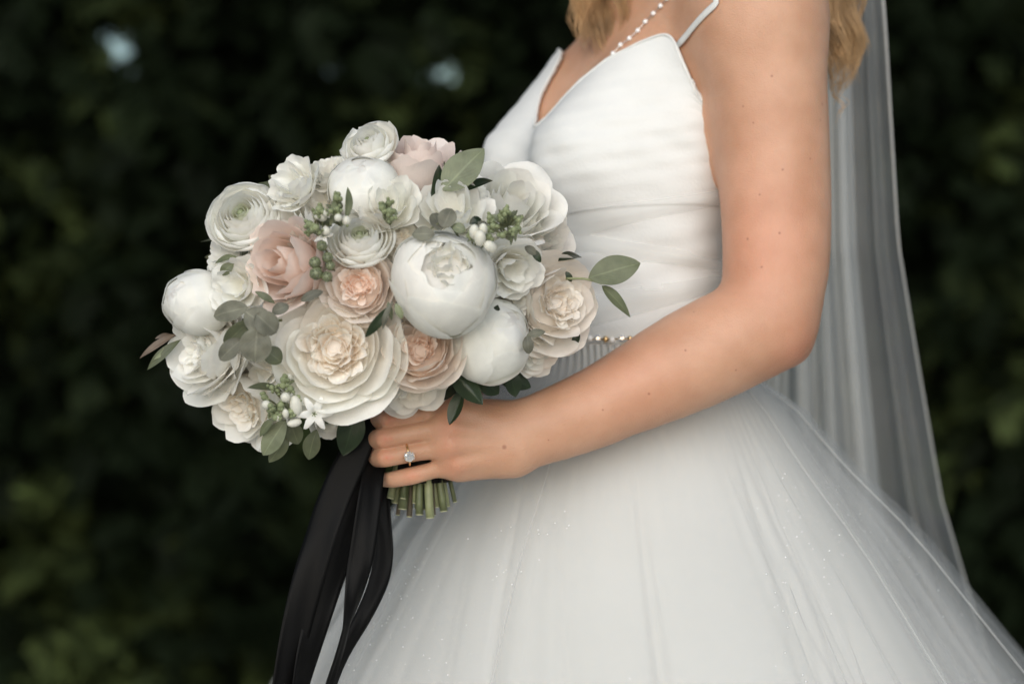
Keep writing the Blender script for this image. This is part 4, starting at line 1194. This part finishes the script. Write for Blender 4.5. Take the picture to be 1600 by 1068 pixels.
# -- leaves
def leaf(parent, b, t, wd, mat, nrm=(0, -1, .3), bend=.12, fold=.15, shape=1.0, tip=.9, nu=9, nv=15, name='leaf', origin=BQ0, wave=.03, seed=0):
    """leaf blade from base b to tip t, half-width wd, front side towards nrm"""
    b = np.asarray(b, float); t = np.asarray(t, float)
    ax = t - b; L = np.linalg.norm(ax); ax /= L
    n = np.asarray(nrm, float); n = n - ax * (n @ ax); n /= np.linalg.norm(n); sd = np.cross(n, ax)
    u = np.linspace(-1, 1, nu); v = np.linspace(0, 1, nv)
    U, Vv = np.meshgrid(u, v, indexing='ij')
    wv = np.sin(np.pi * v ** shape) ** tip; wv = wv / wv.max()
    ph = seed * 1.7
    q = b + ax * (Vv * L)[..., None] + sd * (U * wv[None] * wd)[..., None] \
        + n * (-bend * L * (2 * Vv - 1) ** 2 + bend * L * 1.0 + fold * wd * (np.abs(U) * wv[None]) + wave * wd * np.sin(9 * Vv + 2.5 * U + ph))[..., None]
    q = q - n * (bend * L * (1 - (2 * 0 - 1) ** 2))
    q = q - n * 0
    return mesh(name, q.reshape(-1, 3) - origin, grid_faces(nu, nv)[:, ::-1].copy(), mat, parent, uvs=np.stack([U.ravel(), Vv.ravel()], 1))
def pleaf(parent, bx, by, tx, ty, wpx, mat, dy=-.01, dyt=None, **kw):
    """leaf placed on the dome, from base to tip"""
    y0 = dome_y(bx, by) + dy; y1 = dome_y(tx, ty) + (dy if dyt is None else dyt)
    return leaf(parent, P(bx, by, y0), P(tx, ty, y1), wpx * PXM((y0 + y1) / 2), mat, **kw)
def ab(parent, bx, by, y0, tx, ty, y1, wpx, mat, **kw):
    return leaf(parent, P(bx, by, y0), P(tx, ty, y1), wpx * PXM((y0 + y1) / 2), mat, **kw)
def twig(parent, pts, r0, r1, mat, name='twig', n=6):
    pts = np.array(pts); t = np.linspace(0, len(pts) - 1, 4 * len(pts))
    q = np.stack([np.interp(t, np.arange(len(pts)), pts[:, i]) for i in range(3)], 1)
    for _ in range(2): q[1:-1] = (q[:-2] + q[2:] + 2 * q[1:-1]) / 4
    v, f = tube(q - BQ0, np.linspace(r0, r1, len(q)), n)
    return mesh(name, v, f, mat, parent)
def sprig(name, label):
    o = empty(name, (0, 0, 0), bq); o['label'] = label; return o

# round grey leaves, left
s = sprig('eucalyptus_sprig', 'cluster of round grey green leaves left of the largest rose')
YE = -.262
twig(s, [P(440, 500, -.235), P(405, 505, -.25), P(385, 492, -.25), P(380, 478, -.25)], .0012, .0008, M_STEM)
ab(s, 388, 480, YE, 334, 494, YE + .012, 17, M_EUC, tip=.6, bend=.05, seed=1)
ab(s, 383, 486, YE - .006, 424, 516, YE - .006, 21, M_EUC, tip=.5, bend=.04, seed=2)
ab(s, 400, 490, YE - .014, 432, 520, YE - .010, 19, M_EUC, tip=.5, bend=.05, seed=3)
ab(s, 390, 500, YE, 350, 538, YE + .006, 14, M_OLIVE, tip=.6, bend=.08, nrm=(.5, -1, .2), seed=4)
ab(s, 402, 512, YE - .012, 398, 566, YE - .010, 26, M_EUC, tip=.5, bend=.04, seed=5)
ab(s, 378, 530, YE, 343, 562, YE + .004, 15, M_EUC, tip=.55, bend=.05, seed=6)
ab(s, 412, 545, YE + .01, 440, 566, YE + .012, 15, M_OLIVE, tip=.6, seed=7)
ab(s, 425, 488, YE + .004, 452, 478, YE + .004, 10, M_EUC, tip=.55, seed=8)
ab(s, 505, 455, -.262, 470, 470, -.262, 8, M_EUC, tip=.6, seed=9, name='leaf')
# grey leaves above the large peony
s = sprig('eucalyptus_sprig', 'grey round leaves above the large white peony')
twig(s, [P(720, 375, -.245), P(705, 352, -.262), P(690, 345, -.268), P(672, 358, -.268)], .0010, .0007, M_STEM)
ab(s, 692, 356, -.272, 706, 326, -.268, 15, M_EUC, tip=.5, bend=.05, seed=1)
ab(s, 690, 360, -.270, 676, 333, -.262, 11, M_EUC, tip=.5, bend=.06, seed=2)
ab(s, 680, 366, -.276, 644, 366, -.272, 12, M_EUC, tip=.55, bend=.05, seed=3)
ab(s, 706, 352, -.27, 728, 362, -.272, 9, M_SAGE, tip=.7, seed=4)
# dried dark curl and small grey leaves at right
s = sprig('eucalyptus_sprig', 'two small grey leaves beside the closed peony')
ab(s, 822, 525, -.225, 852, 518, -.222, 7, M_EUC, tip=.7, seed=1)
ab(s, 824, 524, -.228, 826, 553, -.228, 9, M_EUC, tip=.6, seed=2)
s = sprig('eucalyptus_sprig', 'small dark grey leaves above the cream rose')
ab(s, 820, 385, -.225, 838, 398, -.225, 7, M_EUC, tip=.6, seed=3)
ab(s, 830, 388, -.222, 845, 410, -.222, 6, M_DARKLEAF, tip=.7, seed=4)
ab(s, 733, 350, -.270, 752, 342, -.266, 7, M_DARKLEAF, tip=.7, bend=.2, seed=5)
ab(s, 740, 356, -.270, 762, 350, -.266, 6, M_EUC, tip=.7, bend=.25, seed=6)
# big pale leaf at the top
s = sprig('leaf_sprig', 'large pale sage leaf at the top with two darker leaves')
ab(s, 692, 298, -.225, 757, 232, -.215, 27, M_SAGE, shape=.85, tip=.8, bend=.05, fold=.10, seed=1)
ab(s, 672, 308, -.225, 686, 257, -.212, 10, M_DARKLEAF, nrm=(.8, -1, 0), seed=2)
ab(s, 725, 300, -.222, 770, 282, -.205, 9, M_DARKLEAF, nrm=(.1, -.8, .8), seed=3)
# right-hand sprig over the bodice
s = sprig('leaf_sprig', 'green sprig with two leaves sticking out over the bodice')
twig(s, [P(884, 435, -.17), P(915, 435, -.172), P(940, 443, -.172)], .0013, .0009, M_PALESTEM)
ab(s, 919, 434, -.173, 1001, 411, -.170, 24, M_OLIVE, shape=.95, tip=.72, bend=.03, fold=.06, seed=1)
ab(s, 940, 446, -.172, 985, 496, -.165, 11, M_OLIVE, shape=.75, tip=.9, bend=.05, nrm=(.5, -1, .4), seed=2)
ab(s, 872, 408, -.165, 909, 402, -.15, 13, M_DARKLEAF, tip=.8, bend=.12, nrm=(0, -.6, .9), seed=3)
ab(s, 905, 515, -.15, 895, 545, -.15, 6, M_DARKLEAF, seed=4)
ab(s, 884, 424, -.17, 893, 440, -.168, 5, M_DARKLEAF, tip=.6, seed=4)
# leaves on the left edge
s = sprig('leaf_sprig', 'narrow brown green leaves poking out at the left edge')
ab(s, 280, 520, -.15, 218, 560, -.155, 6, M_BROWNLEAF, nrm=(.2, -1, .6), seed=1)
ab(s, 283, 530, -.155, 230, 578, -.155, 8, M_OLIVE, nrm=(.2, -1, .5), seed=2)
ab(s, 276, 532, -.15, 240, 562, -.16, 5, M_SAGE, nrm=(.6, -1, .2), seed=3)
ab(s, 268, 522, -.14, 242, 529, -.145, 4, M_BROWNLEAF, seed=4)
s = sprig('leaf_sprig', 'olive leaf beside the ruffled bloom on the left')
ab(s, 372, 402, -.205, 336, 412, -.20, 8, M_OLIVE, nrm=(0, -.7, .8), seed=1)
ab(s, 366, 410, -.21, 344, 430, -.208, 9, M_OLIVE, bend=.2, nrm=(.3, -1, .3), seed=2)
ab(s, 398, 455, -.235, 430, 474, -.235, 6, M_OLIVE, seed=3)
# leaves below
s = sprig('leaf_sprig', 'sage leaves hanging at the bottom left of the bouquet')
ab(s, 447, 655, -.215, 411, 711, -.208, 17, M_SAGE, tip=.7, bend=.04, shape=1.05, seed=1)
ab(s, 450, 672, -.20, 420, 722, -.196, 13, M_OLIVE, tip=.8, nrm=(.4, -1, -.1), seed=2)
ab(s, 452, 655, -.205, 466, 694, -.20, 14, M_OLIVE, tip=.7, seed=3)
ab(s, 432, 650, -.22, 406, 682, -.21, 7, M_OLIVE, nrm=(-.6, -1, 0), seed=4)
ab(s, 442, 612, -.225, 386, 606, -.225, 9, M_OLIVE, tip=.9, nrm=(0, -.7, .8), seed=5)
ab(s, 495, 670, -.16, 482, 718, -.155, 14, M_OLIVE, tip=.8, seed=6)
s = sprig('leaf_sprig', 'large dark leaf hanging beside the black ribbons')
ab(s, 558, 632, -.155, 536, 712, -.150, 22, M_DARKLEAF, tip=.8, bend=.05, nrm=(.3, -1, .1), seed=1)
ab(s, 535, 630, -.175, 508, 662, -.17, 11, M_OLIVE, tip=.9, seed=2)
ab(s, 508, 628, -.205, 538, 632, -.20, 7, M_SAGE, nrm=(0, -.5, .9), seed=3)
s = sprig('leaf_sprig', 'glossy dark leaves hanging over the back of the hand')
ab(s, 700, 573, -.20, 755, 632, -.205, 17, M_DARKLEAF, tip=.85, bend=.08, fold=-.5, nrm=(-.3, -1, .4), seed=1)
ab(s, 724, 606, -.197, 702, 664, -.195, 13, M_DARKLEAF, tip=.8, bend=-.08, fold=.6, nrm=(-.6, -1, .1), seed=2)
ab(s, 745, 590, -.175, 780, 615, -.17, 16, M_DARKLEAF, tip=.8, seed=3)
ab(s, 792, 575, -.175, 806, 620, -.168, 14, M_DARKLEAF, tip=.8, nrm=(.3, -1, .2), seed=4)
ab(s, 800, 575, -.18, 770, 590, -.18, 10, M_OLIVE, tip=.8, nrm=(0, -.6, .8), seed=5)
ab(s, 770, 585, -.155, 830, 605, -.15, 16, M_DARKLEAF, tip=.8, seed=6)
ab(s, 715, 590, -.165, 690, 625, -.16, 12, M_DARKLEAF, tip=.8, seed=7)
# olive sprig in the middle
s = sprig('olive_sprig', 'slim olive leaves between the largest rose and tan rose')
ab(s, 612, 475, -.275, 570, 527, -.268, 8, M_DARKLEAF, tip=.75, nrm=(.4, -1, .3), seed=1)
ab(s, 614, 470, -.278, 598, 515, -.275, 5, M_EUC, tip=.8, nrm=(-.5, -1, 0), seed=2)
ab(s, 618, 473, -.276, 628, 498, -.272, 6, M_SAGE, tip=.6, seed=3)
ab(s, 606, 470, -.272, 612, 500, -.272, 5, M_OLIVE, seed=4)
ab(s, 776, 485, -.235, 778, 476, -.24, 5, M_DARKLEAF, seed=5)
# hidden filler greenery between the blooms
s = sprig('filler_greenery', 'dark leaves filling the gaps between the blooms')
rf = np.random.default_rng(77)
for k in range(70):
    a = rf.uniform(0, 6.283); q = rf.uniform(-.55, .95)
    d = np.array([math.cos(a) * math.sqrt(1 - q * q), math.sin(a) * math.sqrt(1 - q * q), q])
    b = BC + d * BR * .60; t = BC + d * BR * rf.uniform(.84, .93)
    leaf(s, b, t, rf.uniform(.010, .017), [M_DARKLEAF, M_OLIVE, M_OLIVE][k % 3], nrm=rf.normal(0, 1, 3), seed=k, nu=5, nv=9)

# -- bud clusters, berries and the small star flower
def bud(parent, c, r, mat, ax=(0, -.6, .8), name='bud', el=1.5):
    rot = np.array(frame_from_axis(ax))
    v, f = ellipsoid(c - BQ0, (r, r, r * el), 9, 7, rot)
    return mesh(name, v, f, mat, parent)
def bud_cluster(label, cx, cy, y, n, spread, seed, white=.3, leaves=6, lean=(0, .5), rb=(.0022, .0036), ll=22):
    s = sprig('bud_cluster', label); r = np.random.default_rng(seed)
    c = P(cx, cy, y); root = c + np.array([0, .035, -.01])
    for k in range(n):
        a = r.uniform(0, 6.28); q = math.sqrt(r.random())
        e = c + np.array([math.cos(a) * q * spread + lean[0] * .004, -.008 * (1 - q) + r.normal(0, .003), math.sin(a) * q * spread * .8])
        twig(s, [root, (root + e) / 2 + r.normal(0, .002, 3), e], .0008, .0007, M_PALESTEM, n=5)
        d = e - root; rr = r.uniform(*rb)
        wh = r.random() < white
        bud(s, e, rr * (1.25 if wh else 1), M_WBUD if wh else M_BUD, d + [0, -.01, 0], el=1.3 if wh else 1.6)
        if not wh:
            for j in range(3):
                b2 = r.uniform(0, 6.28)
                e2 = e + np.array([math.cos(b2) * .0035, -.001, math.sin(b2) * .0035])
                bud(s, e2, rr * .55, M_BUD, d, el=1.9)
    for k in range(leaves):
        a = r.uniform(0, 6.28)
        b = c + np.array([0, .012, 0]); t = b + np.array([math.cos(a), r.uniform(-.5, .1), math.sin(a)]) * ll * PXM(y) * r.uniform(.8, 1.2)
        leaf(s, b, t, r.uniform(4, 6.5) * PXM(y), [M_SAGE, M_OLIVE][k % 2], nrm=(r.normal(0, .4), -1, .5), seed=k, bend=.15, tip=.8)
    return s
s = bud_cluster('green buds and slim leaves beside the upper ranunculus', 528, 330, -.268, 9, .015, 1, white=.35, leaves=5)
ab(s, 540, 345, -.272, 543, 292, -.262, 7, M_OLIVE, nrm=(.6, -1, 0), seed=8); ab(s, 528, 345, -.274, 522, 310, -.268, 6, M_OLIVE, nrm=(-.4, -1, 0), seed=9)
bud_cluster('small green and white buds above the berries', 498, 350, -.262, 8, .014, 2, white=.55, leaves=3)
bud_cluster('green budded sprig with dark slim leaves right of the large peony', 795, 352, -.262, 11, .019, 3, white=.10, leaves=9, ll=30)
s = bud_cluster('two white buds above the large peony', 750, 366, -.280, 3, .010, 4, white=.0, leaves=4, ll=20)
bud(s, P(741, 362, -.288), .0044, M_WBUD); bud(s, P(750, 372, -.289), .0048, M_WBUD); bud(s, P(766, 385, -.284), .0046, M_WBUD, (-.5, -.5, .3)); bud(s, P(755, 358, -.286), .0036, M_WBUD)
bud_cluster('small green buds at the top centre', 606, 328, -.262, 5, .010, 5, white=0, leaves=4, ll=18)
bud_cluster('cluster of green buds beside the star flower at the bottom', 437, 628, -.238, 13, .017, 6, white=.2, leaves=3, ll=20)
bud_cluster('little green buds right of the lower left rose', 446, 600, -.238, 5, .009, 7, white=.4, leaves=1, ll=15)
s = sprig('berry_cluster', 'green crowned berries between blush rose and apricot rose')
for (bx, by, rp) in ((503, 384, 9), (492, 410, 10), (494, 427, 11), (512, 402, 9), (511, 432, 9), (516, 415, 8)):
    c = P(bx, by, -.262); rr = rp * PXM(-.262)
    b = bud(s, c, rr, M_BERRY, name='berry', el=.95)
    for k in range(5):
        a = k * 1.2566; q = np.array([math.cos(a), -.9, math.sin(a) + .25])
        e0 = c + np.array([math.cos(a) * .25, -.92, math.sin(a) * .25 + .1]) * rr
        leaf(s, e0, e0 + np.array([math.cos(a), -.25, math.sin(a)]) * rr * .45, rr * .16, M_OLIVE, nu=3, nv=5, name='berry_crown', seed=k)
    twig(s, [c, c + [0.003, .02, -.004], P(505, 415, -.22)], .0009, .0008, M_STEM, n=5)
def star_flower(px, py, y, rp, label, n=6, ax=(.1, -1, -.1)):
    o = empty('star_flower', P(px, py, y) - BQ0, bq); o['label'] = label
    o.rotation_mode = 'QUATERNION'; o.rotation_quaternion = Vector(ax).to_track_quat('Z', 'Y')
    r = np.random.default_rng(px); R = rp * PXM(y)
    for k in range(n):
        petal(o, R, k * 2 * math.pi / n + r.normal(0, .08), [(.05, -.35), (.15, .05), (.55, .10), (1.0, .02 + r.normal(0, .08))], .21, .6, WHITE, WHITE, r, ruffle=.02, curl=.10, nu=7, nv=9, base=.35, jit=.06, rnd=.3)
    for k in range(5):
        a = k * 1.257
        v, f = tube([(0, 0, -.1 * R), (math.cos(a) * .06 * R, math.sin(a) * .06 * R, .12 * R), (math.cos(a) * .13 * R, math.sin(a) * .13 * R, .26 * R)], .03 * R, 5)
        mesh('stamen', v, f, M_BUD, o)
star_flower(491, 646, -.238, 30, 'small white star-shaped flower at the bottom of the bouquet')
star_flower(505, 368, -.262, 17, 'tiny white star flower above the berries', n=5)
s = sprig('bud_cluster', 'white buds beside the star flower')
bud(s, P(462, 633, -.24), .0052, M_WBUD, (-.2, -.3, 1), el=1.7); bud(s, P(446, 646, -.242), .0030, M_WBUD); bud(s, P(460, 660, -.236), .0035, M_WBUD, (-1, -.4, -.2), el=1.8)

# -- stems, binding and pins
rs_ = np.random.default_rng(31)
GRIP = P(660, 695, -.104)
for k in range(26):
    a = k * 2.39996; q = math.sqrt((k + .5) / 26)
    g = GRIP + np.array([math.cos(a) * .0185 * q, math.sin(a) * .0165 * q, 0])
    endp = P(0, 0, 0) * 0 + np.array([GRIP[0] + math.cos(a) * .030 * q + .001, GRIP[1] + math.sin(a) * .022 * q, CAM_Z + (534 - rs_.uniform(766, 806)) * PXM(-.1)])
    d = np.array([math.cos(a) * q, math.sin(a) * q, 0]) * .09
    up = BC + d * np.array([1, .8, 0]) + np.array([0, 0, -.02])
    rr = rs_.uniform(.0018, .0042)
    pts = [up, (up + g) / 2 + [0, 0, -.008], g + [0, 0, .02], g, (g + endp) / 2, endp]
    pts = np.array(pts); t = np.linspace(0, 5, 16)
    qq = np.stack([np.interp(t, np.arange(6), pts[:, i]) for i in range(3)], 1)
    v, f = tube(qq - BQ0, rr, 8)
    st = mesh('stem', v, f, [M_STEM, M_PALESTEM, M_DARKSTEM, M_STEM, M_BROWNSTEM, M_PALESTEM][k % 6], bq)
    tg = qq[-1] - qq[-2]; tg /= np.linalg.norm(tg)
    v, f = tube(np.array([qq[-1], qq[-1] + tg * .0008]) - BQ0, rr * .92, 8); mesh('cut_end', v, f, M_CUT, st)
def build_wrap():
    zt, zb = CAM_Z + (534 - 600) * PXM(-.1), CAM_Z + (534 - 752) * PXM(-.1)
    n, m = 36, 26
    V = []
    for i in range(n):
        a = i / n * 6.283
        for j in range(m):
            t = j / (m - 1); z = zt + (zb - zt) * t
            rr = .0225 + .008 * (1 - t) ** 3 + .0009 * (((t * 5 + i / n) % 1.0)) 
            V.append((GRIP[0] + math.cos(a) * rr, GRIP[1] + math.sin(a) * rr * .92, z))
    mesh('ribbon_wrap', np.array(V) - BQ0, grid_faces(n, m, True), M_RIBBON, bq)
build_wrap()
for px, py in ((634, 630), (622, 636), (628, 622)):
    v, f = ellipsoid(P(px, py, -.131) - BQ0, (.0017,) * 3, 8, 6); mesh('pearl_pin', v, f, M_PEARL, bq)

def ribbon(pts, widths, tw, seed, mat=None, name='ribbon', wave=.004):
    """satin strip following 3-D points; tw = facing angle along it"""
    pts = np.array(pts); m = 44; t = np.linspace(0, len(pts) - 1, m)
    q = np.stack([np.interp(t, np.arange(len(pts)), pts[:, i]) for i in range(3)], 1)
    for _ in range(6): q[1:-1] = (q[:-2] + q[2:] + 2 * q[1:-1]) / 4
    wd = np.interp(t, np.linspace(0, len(pts) - 1, len(widths)), widths); an = np.interp(t, np.linspace(0, len(pts) - 1, len(tw)), tw)
    nu = 9; V = np.zeros((nu, m, 3)); r = np.random.default_rng(seed); p0 = r.uniform(0, 6.28)
    for i, u in enumerate(np.linspace(-1, 1, nu)):
        dirx = np.stack([np.cos(an), np.sin(an), 0 * an], 1)
        dn = np.stack([-np.sin(an), np.cos(an), 0 * an], 1)
        V[i] = q + dirx * (u * wd / 2)[:, None] + dn * (wave * np.sin(2.2 * u + t * 1.3 + p0) + wave * .5 * np.sin(5 * u + p0 - t))[:, None]
    o = mesh(name, V.reshape(-1, 3) - BQ0, grid_faces(nu, m), mat or M_RIBBON, bq)
    s_ = o.modifiers.new('thick', 'SOLIDIFY'); s_.thickness = .0005
    return o
ribbon([P(585, 640, -.125), P(562, 690, -.14), P(516, 790, -.145), P(482, 900, -.15), P(458, 1000, -.15), P(440, 1090, -.15), P(425, 1300, -.15)], [.02, .030, .028, .025, .026], [.2, .0, -.35, .25, .7, .2], 1, wave=.0008)
ribbon([P(590, 640, -.120), P(584, 700, -.13), P(552, 800, -.135), P(516, 900, -.14), P(486, 1000, -.145), P(464, 1090, -.15), P(450, 1280, -.15)], [.02, .032, .030, .024, .022, .024], [.3, .1, .5, .1, .9, .2], 2, wave=.0008)
ribbon([P(588, 690, -.115), P(580, 760, -.15), P(568, 850, -.157), P(553, 930, -.16), P(534, 1010, -.16), P(510, 1080, -.16), P(480, 1280, -.16)], [.016, .022, .021, .014, .008, .013], [.3, .5, .1, 1.1, .5, 1.2], 3, wave=.001)
ribbon([P(593, 745, -.10), P(596, 800, -.105), P(601, 862, -.11), P(592, 912, -.115), P(566, 968, -.125), P(530, 1030, -.13), P(500, 1120, -.14), P(480, 1280, -.14)], [.016, .016, .018, .016, .011, .012], [.1, .0, .2, .5, .3], 4, wave=.001)
